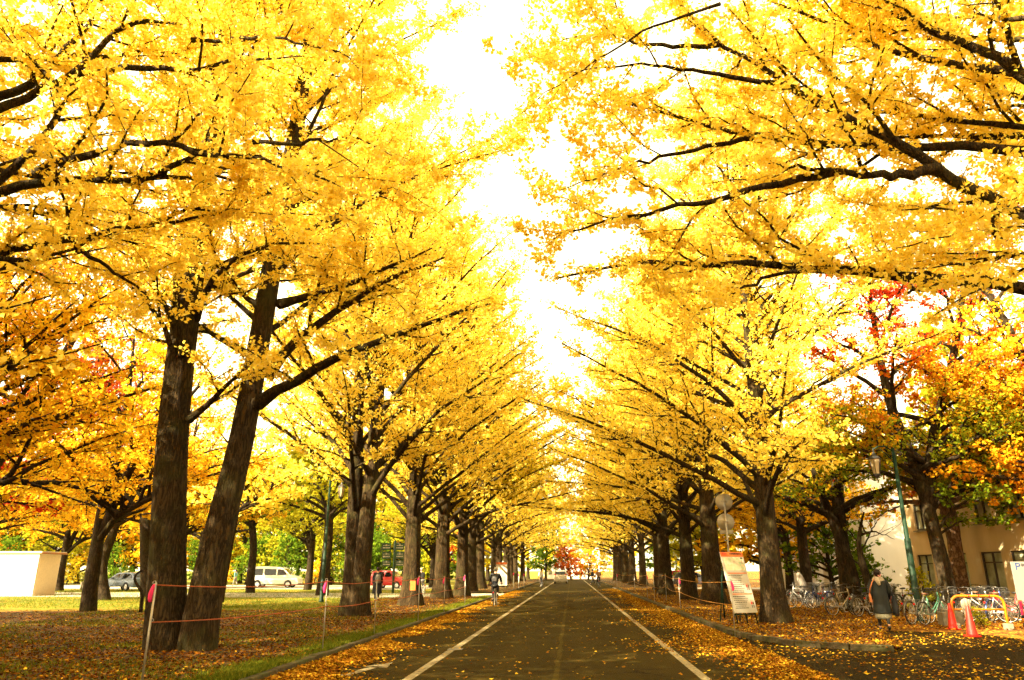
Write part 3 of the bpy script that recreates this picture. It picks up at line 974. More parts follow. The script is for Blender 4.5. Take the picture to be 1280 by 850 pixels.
LH = [
    ([(-20, 240), (60, 226), (120, 226), (185, 225), (240, 216), (312, 224)], [8.0, 8.0, 8.0, 8.0, 8.0, 8.0], .07, 5.4),
    ([(170, 226), (215, 208), (250, 190), (286, 172)], [8.0, 7.9, 7.9, 7.8], .045, None),
    ([(-10, 128), (40, 108), (62, 80), (95, 50), (130, 5), (150, -40)], [8.6, 8.6, 8.6, 8.7, 8.8, 8.9], .07, 7.6),
    ([(15, 130), (70, 105), (110, 80), (140, 40), (190, 18), (262, 42)], [8.2, 8.2, 8.2, 8.2, 8.2, 8.1], .06, 7.0),
    ([(-5, 235), (30, 200), (60, 165), (86, 128), (62, 95), (28, 62), (-5, 48)], [7.6, 7.6, 7.6, 7.6, 7.7, 7.8, 7.9], .055, 5.4),
    ([(85, 100), (150, 84), (230, 88), (300, 76), (380, 70)], [8.4, 8.3, 8.2, 8.0, 7.8], .045, None),
    ([(45, 218), (130, 188), (215, 175), (245, 190), (330, 200), (420, 230)], [7.7, 7.6, 7.5, 7.4, 7.2, 7.0], .045, None),
    ([(-20, 316), (50, 305), (150, 288), (200, 278), (260, 270), (300, 265)], [8.4, 8.4, 8.4, 8.4, 8.4, 8.4], .06, 4.6),
    ([(-20, 320), (20, 328), (75, 316), (145, 290)], [8.4, 8.3, 8.2, 8.1], .05, 4.6),
    ([(190, 280), (230, 262), (300, 262)], [8.4, 8.3, 8.2], .03, None),
    ([(95, 312), (140, 340), (190, 370), (215, 395)], [8.3, 8.5, 8.8, 9.1], .03, None),
    ([(310, 178), (380, 180), (440, 170), (490, 195)], [7.8, 7.6, 7.4, 7.2], .03, None),
    ([(240, 50), (330, 45), (410, 60), (470, 95)], [8.0, 7.8, 7.6, 7.4], .03, None),
]
near_tree(22, (-8.3, 7.6, 0.08), LH, 'nearest ginkgo on the left, its bare limbs entering over the upper left edge', 46, 5.6, 1.0, .056, 125, Lm=5.8, thick=1.25, keep=lambda a: a[-1, 1] > .5 or a[0, 2] > 10.5)

# --- row trees
def row_tree(seed, h, r, n1, z0, Lmax, leaf, per_m, stems=1, lean=(0, 0), e0=(38, 68), e1=(20, 55), sec=(.42, .2, .35, 2.2), twig=(.32, .2, .22, .75),
             sleeve=.13, rmax=.10, trunk_n=36, keep=None):
    rg = np.random.default_rng(seed)
    trunks, prims = [], []
    for s in range(stems):
        if stems == 1:
            tp, tr = straight_trunk(rg, h, r, lean)
        else:
            a = 2 * PI * s / stems + 0.6
            tp, tr = straight_trunk(rg, h * (1 - .07 * s), r * .8, (math.cos(a) * .8, math.sin(a) * .8), flare=1.5)
            tp[:, 0] += math.cos(a) * r * .34
            tp[:, 1] += math.sin(a) * r * .34
        trunks.append((tp, tr))
        prims += auto_prims(rg, tp, tr, z0 * (1 + .15 * s), h * .95, n1 // stems, Lmax, e0, e1, rmax=rmax)
    if keep:
        prims = [a for a in prims if keep(a[0])]
    w, lv = grow(rg, trunks, prims, sec, twig, per_m, sleeve, leaf, trunk_n=trunk_n)
    return w, lv
w, lv = row_tree(31, 18, .38, 64, 2.9, 8.2, .074, 60, keep=lambda a: not (a[-1, 0] > 2.5 and a[0, 2] < 5.2), e1=(10, 50))
g = gnd(970, 779, .06)
TR1 = tree_thing('ginkgo_tree', 'yellow ginkgo with a straight sunlit trunk just behind the orange topped board', g, w, lv, 'ginkgo_bark', 'ginkgo_leaf', AVE, 0.0)
w, lv = row_tree(32, 20, .42, 72, 3.4, 8.6, .078, 54, stems=2, e0=(44, 70), e1=(30, 58))
g = gnd(443, 771, .08)
TL2 = tree_thing('ginkgo_tree', 'thick ginkgo with deeply split dark trunk beside the pedestrian in a long dark coat', g, w, lv, 'ginkgo_bark', 'ginkgo_leaf', AVE, 2.2)
w, lv = row_tree(33, 19.5, .41, 66, 3.3, 10.0, .10, 34, e0=(44, 70), e1=(22, 54))
TL3 = tree_thing('ginkgo_tree', 'ginkgo trunk carrying a small orange tag in front of the red car', gnd(513, 758, .08), w, lv, 'ginkgo_bark', 'ginkgo_leaf', AVE, 1.1)
w, lv = row_tree(34, 19, .50, 66, 3.4, 9.6, .105, 32, e1=(8, 48))
TR2 = tree_thing('ginkgo_tree', 'broad leaning ginkgo trunk directly behind the two round signs', gnd(893, 756, .06), w, lv, 'ginkgo_bark', 'ginkgo_leaf', AVE, 0.0)
w, lv = row_tree(35, 19, .44, 62, 3.2, 10.2, .165, 11, e0=(40, 68), e1=(14, 50), sec=(.55, .2, .4, 2.2), twig=(.5, .2, .3, .8), sleeve=.18, trunk_n=24)
TF = tree_thing('ginkgo_tree', 'slim dark ginkgo trunk just left of the broad leaning one behind the round signs', gnd(862, 750, .06), w, lv, 'ginkgo_bark', 'ginkgo_leaf', AVE, 0.0)
ORD = ['first', 'second', 'third', 'fourth', 'fifth', 'sixth', 'seventh', 'eighth', 'ninth', 'tenth', 'eleventh', 'twelfth', 'thirteenth', 'fourteenth', 'fifteenth', 'sixteenth']
rg = np.random.default_rng(77)
left_px = [(552, 748), (577, 744.5)]
left_pos = [gnd(px, py, .08) for px, py in left_px] + [np.array([-7.9 + rg.normal(0, .3), y, .08]) for y in (59, 66.5, 74, 82, 90, 99, 108, 118)]
for i, p in enumerate(left_pos):
    src = (TL3 if i % 2 else TF) if i < 3 else TF
    put_copy(src, f'ginkgo in the left row, {ORD[i]} one beyond the trunk with the orange tag', p, rg.uniform(0, 6.28), rg.uniform(.92, 1.08),
             'ginkgo_leaf_greenish' if i in (1,) else None)
right_pos = [gnd(833, 744, .06)] + [np.array([6.9 + rg.normal(0, .25), y, .06]) for y in (57, 64, 79, 86, 94, 103, 112, 121)]
for i, p in enumerate(right_pos):
    put_copy(TF if i else TR2, f'ginkgo in the right row, {ORD[i]} one beyond the slim dark trunk', p, rg.uniform(0, 6.28), rg.uniform(.9, 1.06))
# unseen trees around the viewer, avenue rows included, added to shade the foreground
for i, (x, y, s) in enumerate([(-8.2, -1.5, 1.0), (-8.0, -11, 1.05), (7.2, -3, .95), (-16.5, 3.5, .95), (-17, 12, .9), (-17.5, -7, 1.0), (-25, 6, .9), (-25.5, 15, .85), (-26, -4, .9), (13.5, -6, .9), (14, -15, 1.0), (20, -12, .9), (8, -13, 1.0), (-31, 17, .9), (1.5, -22, 1.1)]):
    put_copy(TL3 if i < 3 else TF, f'unseen ginkgo around the viewpoint, {ORD[i]} of those added to shade the near road', (x, y, .03), rg.uniform(0, 6.28), s)

# --- park trees
def broad_tree(seed, h, r, z0, n1, Lmax, leaf, per_m, trunks=None, e0=(30, 65), e1=(5, 45), hue=None, sec=(.5, .2, .4, 2.0), twig=(.45, .2, .25, .8), sleeve=.2, rmax=.12, extra=None, tn=24):
    rg = np.random.default_rng(seed)
    if trunks is None:
        trunks = [straight_trunk(rg, h, r, (rg.normal(0, .6), rg.normal(0, .6)))]
    prims = list(extra or [])
    for tp, tr in trunks:
        zt = tp[-1, 2]
        prims += auto_prims(rg, tp, tr, min(z0, zt * .8), zt * .97, max(4, n1 // len(trunks)), Lmax, e0, e1, rmax=rmax, top=.45)
    return grow(rg, trunks, prims, sec, twig, per_m, sleeve, leaf, hue=hue, trunk_n=tn, upb=.1, bend=-.05)
def stem(pts, radii, K=22):
    pts = np.array(pts, float)
    rr = np.interp(np.linspace(0, 1, K), np.linspace(0, 1, len(radii)), radii)
    return resample(pts, K), rr

# dark forked maple left of the twin ginkgo
g = gnd(110, 764, .02)
def loc_px(pts, Y, g):
    return pxl(pts, Y) - g
f1 = stem(loc_px([(109, 775), (112, 735), (120, 690), (127, 640), (136, 590), (150, 550), (160, 500), (168, 420)], float(g[1]), g), [.34, .27, .23, .20, .16, .13, .09, .04])
f2 = stem(loc_px([(118, 690), (138, 640), (160, 590), (185, 555), (215, 520), (260, 470)], [g[1]] * 3 + [g[1] - .5, g[1] - 1, g[1] - 2], g), [.2, .18, .16, .13, .09, .04])
f3 = stem(loc_px([(120, 680), (146, 645), (190, 620), (235, 610)], [g[1], g[1] - .3, g[1] - .8, g[1] - 1.2], g), [.16, .13, .1, .04])
w, lv = broad_tree(41, 0, 0, 3.6, 46, 6.4, .10, 34, [f1, f2, f3], hue=lambda p, r: np.clip(r.normal(.6, .25, len(p)), 0, 1))
MAPLE = tree_thing('maple_tree', 'dark forked maple with golden orange leaves between the white shed and the twin ginkgo', g, w, lv, 'maple_bark', 'orange_leaf', PARK)
# off-frame maple whose limbs enter at the left edge
Yl = 17.0
g = np.array([at(-130, 700, Yl)[0], Yl, .02])
s1 = stem([(0, 0, -.1), (.1, 0, 1.5), (.4, 0, 3.2), (.9, .1, 5.2), (1.0, .2, 8.5)], [.38, .3, .26, .2, .06])
ex = [(pxl(p, y) - g, r) for p, y, r in [
    ([(-120, 640), (-40, 625), (0, 612), (35, 575), (45, 522), (62, 495)], [17, 17, 17, 17, 16.8, 16.6], .11),
    ([(0, 606), (60, 575), (140, 542), (192, 530)], [17, 16.7, 16.3, 16], .06),
    ([(-60, 560), (0, 530), (40, 475), (75, 440)], [17, 17, 17, 17], .10),
    ([(-40, 520), (0, 488), (50, 465), (85, 460)], [17, 16.8, 16.5, 16.2], .08)]]
w, lv = broad_tree(42, 0, 0, 3.5, 36, 5.8, .085, 42, [s1], extra=ex, hue=lambda p, r: np.clip(r.normal(.6, .2, len(p)), 0, 1))
tree_thing('maple_tree', 'golden orange maple outside the left edge whose dark limbs reach into the picture', g, w, lv, 'maple_bark', 'orange_leaf', PARK)

# turning maple on the right, green below and red on top
Yr = 28.0
g = gnd(1192, 767, .01)
g[1] = Yr
g[0] = at(1191, 760, Yr)[0]
zs = lambda lo, hi, sd: (lambda p, r: np.clip((p[:, 2] - lo) / (hi - lo) + r.normal(0, sd, len(p)) + .12 * np.sin(p[:, 0] * 1.3 + p[:, 1]), 0, 1))
a1 = stem(loc_px([(1194, 775), (1186, 735), (1174, 690), (1163, 648), (1158, 620), (1148, 592), (1133, 560), (1110, 500), (1095, 420), (1082, 330)], Yr, g), [.28, .25, .225, .21, .19, .17, .14, .11, .08, .03])
a2 = stem(loc_px([(1163, 648), (1160, 610), (1163, 570), (1168, 530), (1185, 480), (1200, 400), (1210, 300)], Yr, g), [.19, .18, .16, .14, .12, .09, .03])
a3 = stem(loc_px([(1163, 585), (1190, 555), (1225, 530), (1240, 505), (1275, 460)], [Yr, Yr - .3, Yr - .8, Yr - 1, Yr - 1.5], g), [.14, .11, .09, .07, .03])
w, lv = broad_tree(43, 0, 0, 3.9, 58, 5.2, .10, 44, [a1, a2, a3], hue=zs(3.6, 11.0, .16), extra=[(pxl(p_, y_) - g, r_) for p_, y_, r_ in [
    ([(1168, 668), (1195, 632), (1230, 612), (1268, 622)], [28, 27.4, 26.6, 26], .06), ([(1163, 650), (1190, 600), (1225, 585), (1262, 590)], [28, 27.6, 27.2, 27], .06),
    ([(1160, 640), (1140, 600), (1120, 575)], [28, 29.5, 31], .05), ([(1170, 672), (1200, 650), (1235, 650)], [28, 28.6, 29.2], .05)]])
TURN = tree_thing('maple_tree', 'forked maple behind the yellow barrier, leaves green below turning orange and red above', g, w, lv, 'maple_bark', 'maple_turning_leaf', PARK)
# double trunk behind the bicycles
Yd = 33.0
g = np.array([at(1060, 745, Yd)[0], Yd, .01])
b1 = stem(loc_px([(1064, 765), (1058, 720), (1052, 680), (1048, 640), (1046, 590), (1040, 520)], Yd, g), [.33, .3, .28, .25, .2, .07])
b2 = stem(loc_px([(1072, 765), (1068, 730), (1060, 700), (1045, 660), (1030, 625), (1010, 570)], Yd - .5, g), [.27, .25, .23, .19, .15, .05])
w, lv = broad_tree(44, 0, 0, 3.6, 24, 3.6, .10, 26, [b1, b2], hue=zs(3.0, 12, .2))
tree_thing('maple_tree', 'twin trunked maple with olive and orange leaves behind the row of bicycles', g, w, lv, 'maple_bark', 'maple_turning_leaf', PARK)
# slim orange tree
g = np.array([at(1006, 745, 40)[0], 40, .01])
c1 = stem(loc_px([(1012, 765), (1008, 720), (1003, 680), (1000, 640), (998, 580)], 40.0, g), [.3, .27, .24, .2, .07])
w, lv = broad_tree(45, 0, 0, 3.4, 26, 4.4, .12, 24, [c1])
SLIM = tree_thing('maple_tree', 'slim trunked orange tree seen just right of the straight sunlit ginkgo', g, w, lv, 'maple_bark', 'orange_leaf', PARK)
# bare twisted tree
g = np.array([at(1092, 745, 31)[0], 31, .01])
d1 = stem(loc_px([(1094, 765), (1088, 735), (1078, 705), (1073, 680), (1076, 655), (1080, 640)], 31.0, g), [.2, .17, .14, .11, .07, .03])
dp = [(pxl(p, 31.0) - g, r) for p, r in [
    ([(1074, 690), (1084, 676), (1092, 660), (1095, 645)], .04), ([(1076, 668), (1090, 664), (1105, 668), (1118, 674)], .045),
    ([(1074, 680), (1062, 665), (1058, 650), (1066, 640)], .035), ([(1082, 668), (1078, 655), (1070, 648), (1060, 655)], .03),
    ([(1080, 712), (1066, 700), (1058, 690)], .04), ([(1090, 664), (1096, 650), (1104, 642)], .025)]]
w, lv = grow(np.random.default_rng(46), [d1], dp, per_m=.6, leaf=.12, trunk_n=18)
tree_thing('bare_tree', 'small twisted leafless tree in front of the white building wing', g, w, lv, 'maple_bark', 'lime_leaf', PARK)
# gnarled pine trunk
g = np.array([at(1204, 745, 31.5)[0], 31.5, .01])
e1_ = stem(loc_px([(1207, 765), (1202, 735), (1197, 705), (1193, 680), (1192, 668), (1185, 640), (1178, 610), (1180, 560)], 31.5, g), [.34, .30, .27, .25, .31, .19, .15, .08])
w, lv = broad_tree(47, 0, 0, 3.9, 20, 3.2, .15, 12, [e1_])
tree_thing('pine_tree', 'knobbly grey trunk standing against the cream wall beside the forked maple', g, w, lv, 'pine_bark', 'maple_turning_leaf', PARK)

# thin trunks on the left lawn
g = gnd(275, 753, .01)
h1 = stem(loc_px([(273, 765), (279, 725), (288, 680), (296, 640), (298, 600), (300, 540)], float(g[1]), g), [.22, .19, .16, .14, .12, .05])
h2 = stem(loc_px([(296, 640), (310, 628), (330, 620), (345, 600)], float(g[1]), g), [.1, .09, .07, .03])
w, lv = broad_tree(48, 0, 0, 4.2, 22, 4.4, .19, 11, [h1, h2])
tree_thing('maple_tree', 'thin leaning dark tree right of the twin ginkgo, left of the white van', g, w, lv, 'maple_bark', 'ginkgo_leaf', PARK)
g = gnd(314, 741, .01)
i1 = stem(loc_px([(313, 750), (313, 720), (317, 690), (316, 660), (310, 640), (306, 610)], float(g[1]), g), [.36, .30, .27, .26, .22, .1])
w, lv = broad_tree(49, 0, 0, 4.6, 26, 4.6, .22, 10, [i1], hue=zs(4, 11, .25))
tree_thing('maple_tree', 'pale mottled trunk overlapping the rear end of the white van', g, w, lv, 'maple_bark', 'maple_turning_leaf', PARK)
g = gnd(405, 744, .01)
j1 = stem(loc_px([(402, 750), (406, 715), (410, 680), (412, 640), (400, 600), (392, 560)], float(g[1]), g), [.44, .34, .31, .28, .2, .08])
w, lv = broad_tree(50, 0, 0, 4.8, 30, 5.2, .22, 10, [j1])
tree_thing('maple_tree', 'grey trunk standing close behind the left green lamp post', g, w, lv, 'maple_bark', 'lime_leaf', PARK)
g = gnd(183, 746, .01)
k1 = stem(loc_px([(186, 755), (184, 710), (183, 670), (182, 640), (190, 580), (200, 500)], float(g[1]), g), [.5, .42, .38, .34, .26, .1])
w, lv = broad_tree(51, 0, 0, 4.6, 30, 5.2, .22, 10, [k1])
tree_thing('maple_tree', 'orange tree with a rough pale trunk half hidden behind the twin ginkgo', g, w, lv, 'maple_bark', 'orange_leaf', PARK)
g = gnd(131, 750, .01)
l1 = stem(loc_px([(131, 756), (127, 720), (128, 700), (140, 670), (150, 640), (158, 600)], float(g[1]), g), [.36, .28, .26, .24, .2, .1])
w, lv = broad_tree(52, 0, 0, 4.0, 24, 4.6, .22, 10, [l1])
tree_thing('maple_tree', 'curved sunlit trunk just behind the dark forked maple on the lawn', g, w, lv, 'maple_bark', 'orange_leaf', PARK)

# woods behind the lawn and the car park
w, lv = broad_tree(61, 11, .26, 1.6, 40, 4.6, .30, 7, sec=(.6, .15, .5, 2.2), twig=(.55, .2, .3, .9), sleeve=.28, tn=14)
WA = tree_thing('park_tree', 'x', (-30, 95, 0), w, lv, 'maple_bark', 'lime_leaf', 'woods behind the car park')
w, lv = broad_tree(62, 15, .3, 1.4, 46, 5.0, .34, 6, sec=(.65, .15, .5, 2.2), twig=(.6, .2, .3, .9), sleeve=.3, tn=14)
WB = tree_thing('park_tree', 'x', (-40, 98, 0), w, lv, 'maple_bark', 'ginkgo_leaf_greenish', 'woods behind the car park')
w, lv = broad_tree(63, 5.2, .14, .4, 30, 2.4, .24, 9, e0=(25, 60), e1=(10, 50), sec=(.45, .15, .4, 1.5), twig=(.45, .2, .25, .7), sleeve=.24, tn=10)
WS = tree_thing('shrub', 'x', (-35, 88, 0), w, lv, 'maple_bark', 'green_leaf', 'shrubs along the car park', cat='shrub')
rg = np.random.default_rng(101)
words = {'lime_leaf': 'yellow green', 'ginkgo_leaf_greenish': 'golden', 'green_leaf': 'dark green', 'orange_leaf': 'orange', 'red_leaf': 'red', 'maple_turning_leaf': 'half turned'}
slots = []
# (px, Y, source, material, scale)
for k, (px, Y, src, mt, sc) in enumerate([
    (-70, 78, WB, 'lime_leaf', 1.1), (-10, 88, WA, 'maple_turning_leaf', 1.2), (30, 90, WB, 'green_leaf', .9), (62, 86, WA, 'lime_leaf', 1.0),
    (98, 92, WB, 'ginkgo_leaf_greenish', .95), (140, 90, WA, 'orange_leaf', 1.0), (165, 95, WB, 'lime_leaf', 1.1), (205, 88, WA, 'orange_leaf', .95),
    (262, 92, WB, 'lime_leaf', 1.0), (300, 96, WA, 'ginkgo_leaf_greenish', 1.2), (342, 93, WB, 'lime_leaf', .9), (372, 90, WA, 'green_leaf', .95),
    (415, 95, WB, 'lime_leaf', 1.0), (448, 92, WA, 'green_leaf', .9), (470, 98, WB, 'ginkgo_leaf_greenish', 1.0), (505, 96, WA, 'lime_leaf', 1.0), (536, 100, WB, 'lime_leaf', .9), (560, 98, WA, 'red_leaf', .75),
    (590, 112, WB, 'ginkgo_leaf_greenish', 1.0)]):
    p = at(px, 715, Y)
    if k == 0:
        o = WB
        o.location = (p[0], p[1], 0)
    elif k == 1:
        o = WA
        o.location = (p[0], p[1], 0)
        for ch in [x for x in bpy.data.objects if x.parent == o and x.name.startswith('crown')]:
            ch.material_slots[0].link = 'OBJECT'
            ch.material_slots[0].material = MATS[mt]
        o.scale = (sc,) * 3
    else:
        o = put_copy(src, None, (p[0], p[1], 0), rg.uniform(0, 6.28), sc, mt)
    o['label'] = f'{words[mt]} tree behind the car park, {["leftmost", "second", "third", "fourth", "fifth", "sixth", "seventh", "eighth", "ninth", "tenth", "eleventh", "twelfth", "thirteenth", "fourteenth", "fifteenth", "sixteenth", "seventeenth", "eighteenth", "nineteenth"][k]} from the left'
# second line of taller trees closing the horizon
for k, px in enumerate(np.linspace(-120, 610, 15)):
    p = at(px, 715, 122 + rg.uniform(-5, 5))
    mt = ['lime_leaf', 'ginkgo_leaf_greenish', 'orange_leaf', 'green_leaf', 'lime_leaf'][k % 5]
    o = put_copy(WB, f'tall {words[mt]} tree in the farthest woods, number {k + 1} from the left', (p[0], p[1], 0), rg.uniform(0, 6.28), rg.uniform(1.2, 1.5), mt, 'farthest line of woods')
# shrubs: along the car park and by the building
SH = [(85, 84, 'ginkgo_leaf_greenish', .55, 'low straw yellow shrub right of the white shed'), (112, 86, 'lime_leaf', .5, 'small yellow green shrub beside the straw coloured one'),
      (360, 84, 'green_leaf', 1.0, 'dark green shrub behind the roof of the white van'), (330, 86, 'lime_leaf', 1.0, 'yellow green shrub behind the rear of the white van'),
      (392, 84, 'orange_leaf', .5, 'little orange shrub in front of the white van nose'), (436, 86, 'green_leaf', .8, 'green shrub left of the dark coated pedestrian'),
      (470, 88, 'green_leaf', .95, 'dark shrub behind the red car'), (285, 86, 'orange_leaf', .6, 'low orange shrub behind the thin leaning tree'),
      (20, 80, 'green_leaf', .9, 'dark green shrub just behind the white shed roof'), (150, 84, 'green_leaf', .8, 'dark green shrub behind the silver car'),
      (205, 86, 'lime_leaf', .9, 'yellow green shrub hidden partly by the twin ginkgo'), (255, 88, 'green_leaf', .9, 'dark green shrub between the twin ginkgo and the thin leaning tree'),
      (308, 87, 'green_leaf', 1.0, 'dark green shrub behind the mottled trunk'), (415, 87, 'lime_leaf', 1.0, 'bright yellow green shrub behind the left lamp post'),
      (452, 88, 'green_leaf', 1.1, 'large green shrub left of the direction signpost'), (512, 89, 'green_leaf', 1.0, 'green shrub behind the orange tagged trunk'),
      (575, 92, 'green_leaf', .9, 'green shrub behind the second trunk beyond the orange tag'),
      (545, 88, 'lime_leaf', .8, 'bright shrub behind the cyclist between the trunks')]
for k, (px, Y, mt, sc, lab) in enumerate(SH):
    p = at(px, 715, Y)
    if k == 0:
        o = WS
        o.location = (p[0], p[1], 0)
        o.scale = (sc,) * 3
        ch = [x for x in bpy.data.objects if x.parent == o and x.name.startswith('crown')][0]
        ch.material_slots[0].link = 'OBJECT'
        ch.material_slots[0].material = MATS[mt]
        o['label'] = lab
    else:
        put_copy(WS, lab, (p[0], p[1], 0), rg.uniform(0, 6.28), sc, mt)
put_copy(WS, 'leafy green shrub at the foot of the white wing beside the woman', (at(1100, 745, 33)[0], 33.4, 0), .5, .42, 'green_leaf', 'shrubs by the building')
put_copy(WS, 'yellow green shrub behind the right green lamp post', (at(1157, 745, 31)[0], 31, 0), 2.5, .3, 'lime_leaf', 'shrubs by the building')
put_copy(WS, 'low yellow flowering shrub under the yellow barrier', (at(1228, 775, 24)[0], 24, 0), 1.5, .10, 'lime_leaf', 'shrubs by the building')
# right background trees
for px, Y, src, mt, sc, lab in [
    (1040, 44, WA, 'green_leaf', .62, 'dark green tree with ragged edge left of the twin trunked maple'),
    (1052, 76, WB, 'orange_leaf', .85, 'orange tree behind the far white building'),
    (1400, 26, TURN, 'orange_leaf', .95, 'orange tree overhanging the parking notice at the right edge'),
    (1240, 47, WB, 'lime_leaf', 1.1, 'tall yellow green tree rising behind the cream building'),
    (960, 56, WA, 'orange_leaf', 1.0, 'orange tree behind the straight sunlit ginkgo trunk'),
    (905, 70, WB, 'ginkgo_leaf_greenish', .9, 'golden tree behind the round signs in the distance'),
    (860, 90, WB, 'lime_leaf', .9, 'yellow green tree behind the right row of trunks'),
    (830, 110, WA, 'green_leaf', .9, 'green tree far behind the right row of trunks'),
    (880, 62, WA, 'lime_leaf', .8, 'small yellow green tree behind the person carrying a yellow bag')]:
    p = at(px, 715, Y)
    put_copy(src, lab, (p[0], p[1], 0), rg.uniform(0, 6.28), sc, mt, PARK)
o = put_copy(TURN, 'red leafed tree high behind the bare limbs at the left edge', (at(-30, 715, 38)[0], 38, 0), 1.2, 1.55, 'red_leaf', PARK)
for px, Y, src, mt, sc, lab in [
    (78, 60, MAPLE, 'orange_leaf', 1.05, 'golden orange maple standing in sun right of the white shed'),
    (-40, 52, MAPLE, 'orange_leaf', 1.1, 'golden orange maple behind the white shed at the left edge'),
    (222, 50, MAPLE, 'orange_leaf', 1.05, 'orange maple whose trunk hides behind the twin ginkgo'),
    (386, 64, MAPLE, 'lime_leaf', 1.1, 'yellow green maple right of the white van'),
    (250, 70, MAPLE, 'ginkgo_leaf_greenish', 1.15, 'golden maple just behind the thin leaning tree'),
    (540, 74, MAPLE, 'lime_leaf', 1.0, 'yellow green maple between the orange tagged trunk and the next one'),
    (985, 50, MAPLE, 'orange_leaf', .95, 'orange maple directly right of the straight sunlit ginkgo trunk, farther back'),
    (1085, 58, MAPLE, 'orange_leaf', 1.2, 'orange maple rising behind the white building wing')]:
    q_ = at(px, 715, Y)
    put_copy(src, lab, (q_[0], q_[1], 0), rg.uniform(0, 6.28), sc, mt, PARK)
# far end of the avenue
for px, Y, src, mt, sc, lab in [
    (714, 130, WS, 'red_leaf', 1.15, 'bright red maple at the far end of the avenue'),
    (682, 132, WA, 'green_leaf', .85, 'dark green tree at the far end, left of the red maple'),
    (735, 134, WS, 'orange_leaf', 1.1, 'orange tree at the far end, right of the red maple'),
    (660, 150, WB, 'ginkgo_leaf_greenish', 1.1, 'golden tree beyond the far end of the left row'),
    (700, 165, WB, 'ginkgo_leaf_greenish', 1.15, 'tall golden tree closing the view beyond the cross street'),
    (742, 160, WB, 'ginkgo_leaf_greenish', 1.0, 'tall golden tree beyond the far white building'),
    (775, 150, WB, 'ginkgo_leaf_greenish', 1.1, 'golden tree beyond the far end of the right row')]:
    p = at(px, 715, Y)
    put_copy(src, lab, (p[0], p[1], 0), rg.uniform(0, 6.28), sc, mt, 'trees at the far end of the avenue')

# ================================================================ BUILDINGS
def wall_panel(m, a, b, z0, z1, th, openings):
    """wall from point a to b (xy), thickness th behind, with rectangular openings (s0,s1,z0,z1)"""
    a, b = np.array(a, float), np.array(b, float)
    L = np.linalg.norm(b - a)
    d = (b - a) / L
    nrm = np.array([d[1], -d[0]])
    ss = sorted({0.0, L, *[o[0] for o in openings], *[o[1] for o in openings]})
    zz = sorted({z0, z1, *[o[2] for o in openings], *[o[3] for o in openings]})
    rot = Matrix.Rotation(math.atan2(d[1], d[0]), 3, 'Z')
    for s0, s1 in zip(ss, ss[1:]):
        run = None
        for q0, q1 in zip(zz, zz[1:]):
            sc, zc = (s0 + s1) / 2, (q0 + q1) / 2
            if any(o[0] < sc < o[1] and o[2] < zc < o[3] for o in openings):
                if run:
                    c = a + d * sc - nrm * th / 2
                    m.box((c[0], c[1], (run[0] + run[1]) / 2), (s1 - s0, th, run[1] - run[0]), rot)
                run = None
            else:
                run = (run[0], q1) if run else (q0, q1)
        if run:
            c = a + d * (s0 + s1) / 2 - nrm * th / 2
            m.box((c[0], c[1], (run[0] + run[1]) / 2), (s1 - s0, th, run[1] - run[0]), rot)
    return d, nrm, rot
def window_unit(parent, a, d, nrm, rot, s0, s1, z0, z1, panes=2, frame='dark_grey', transom=True):
    m = MB()
    w, h = s1 - s0, z1 - z0
    def P(s, z, dep):
        c = np.array(a) + d * s - nrm * dep
        return (c[0], c[1], z)
    fw = .06
    m.box(P(s0 + fw / 2, (z0 + z1) / 2, .10), (fw, .09, h - .004), rot)
    m.box(P(s1 - fw / 2, (z0 + z1) / 2, .10), (fw, .09, h - .004), rot)
    for z in (z0 + fw / 2, z1 - fw / 2):
        m.box(P((s0 + s1) / 2, z, .10), (w - 2 * fw, .09, fw), rot)
    for k in range(1, panes):
        m.box(P(s0 + w * k / panes, (z0 + z1) / 2, .10), (fw, .08, h - 2 * fw), rot)
    if transom:
        m.box(P((s0 + s1) / 2, z0 + h * .74, .10), (w - 2 * fw, .085, .05), rot)
    f = m.build('window', frame, parent)
    m = MB()
    m.box(P((s0 + s1) / 2, (z0 + z1) / 2, .13), (w - .02, .015, h - .02), rot)
    m.build('pane', 'window_glass', f)
    m = MB()
    m.box(P((s0 + s1) / 2, z0 - .03, -.03), (w + .1, .16, .055), rot)
    m.build('sill', 'concrete', f)
    return f
bd = thing('college_building', 'cream walled building with dark framed ground floor windows behind the parked bicycles', 'building', (16.4, 27, 0))
bd_off = np.array([16.4, 27.0])
ops = []
xL = 11.2    # wall runs from y=38.2 (left in view) to y=10
wins = []
for Yw, ww, zl, zh in [(36.6, 1.5, .75, 2.3), (33.6, 1.5, .75, 2.3), (31.0, 1.5, .75, 2.3), (28.9, 1.55, .6, 2.3), (26.9, 1.6, .6, 2.3), (24.6, 1.6, .6, 2.3), (22.0, 1.6, .6, 2.3), (19.4, 1.6, .6, 2.3), (16.8, 1.6, .6, 2.3)]:
    s = 38.2 - Yw
    wins.append((s - ww / 2, s + ww / 2, zl, zh))
for Yw in (36.4, 33.6, 31.0, 28.6, 26.2, 23.6, 21.0, 18.4):
    s = 38.2 - Yw
    wins.append((s - .6, s + .6, 3.4, 4.6))
m = MB()
A0, B0 = np.array([0.0, 11.2]), np.array([0.0, -17.0])
d, nr, rot = wall_panel(m, A0, B0, -.1, 6.6, .3, wins)
m.box((5.3, -2.9, 3.25), (10.0, 28.1, 6.65))
m.build('wall', 'cream_wall', bd)
for w_ in wins:
    window_unit(bd, A0, d, nr, rot, *w_)
m = MB()
m.box((4.9, -2.9, 6.74), (11.0, 28.8, .22))
m.build('roof', 'roof_trim', bd)
m = MB()
m.box((-.10, -2.9, 5.2), (.18, 28.3, .14))
m.build('ledge', 'roof_trim', bd)
m = MB()
m.box((-.07, -2.9, .25), (.12, 28.0, .5))
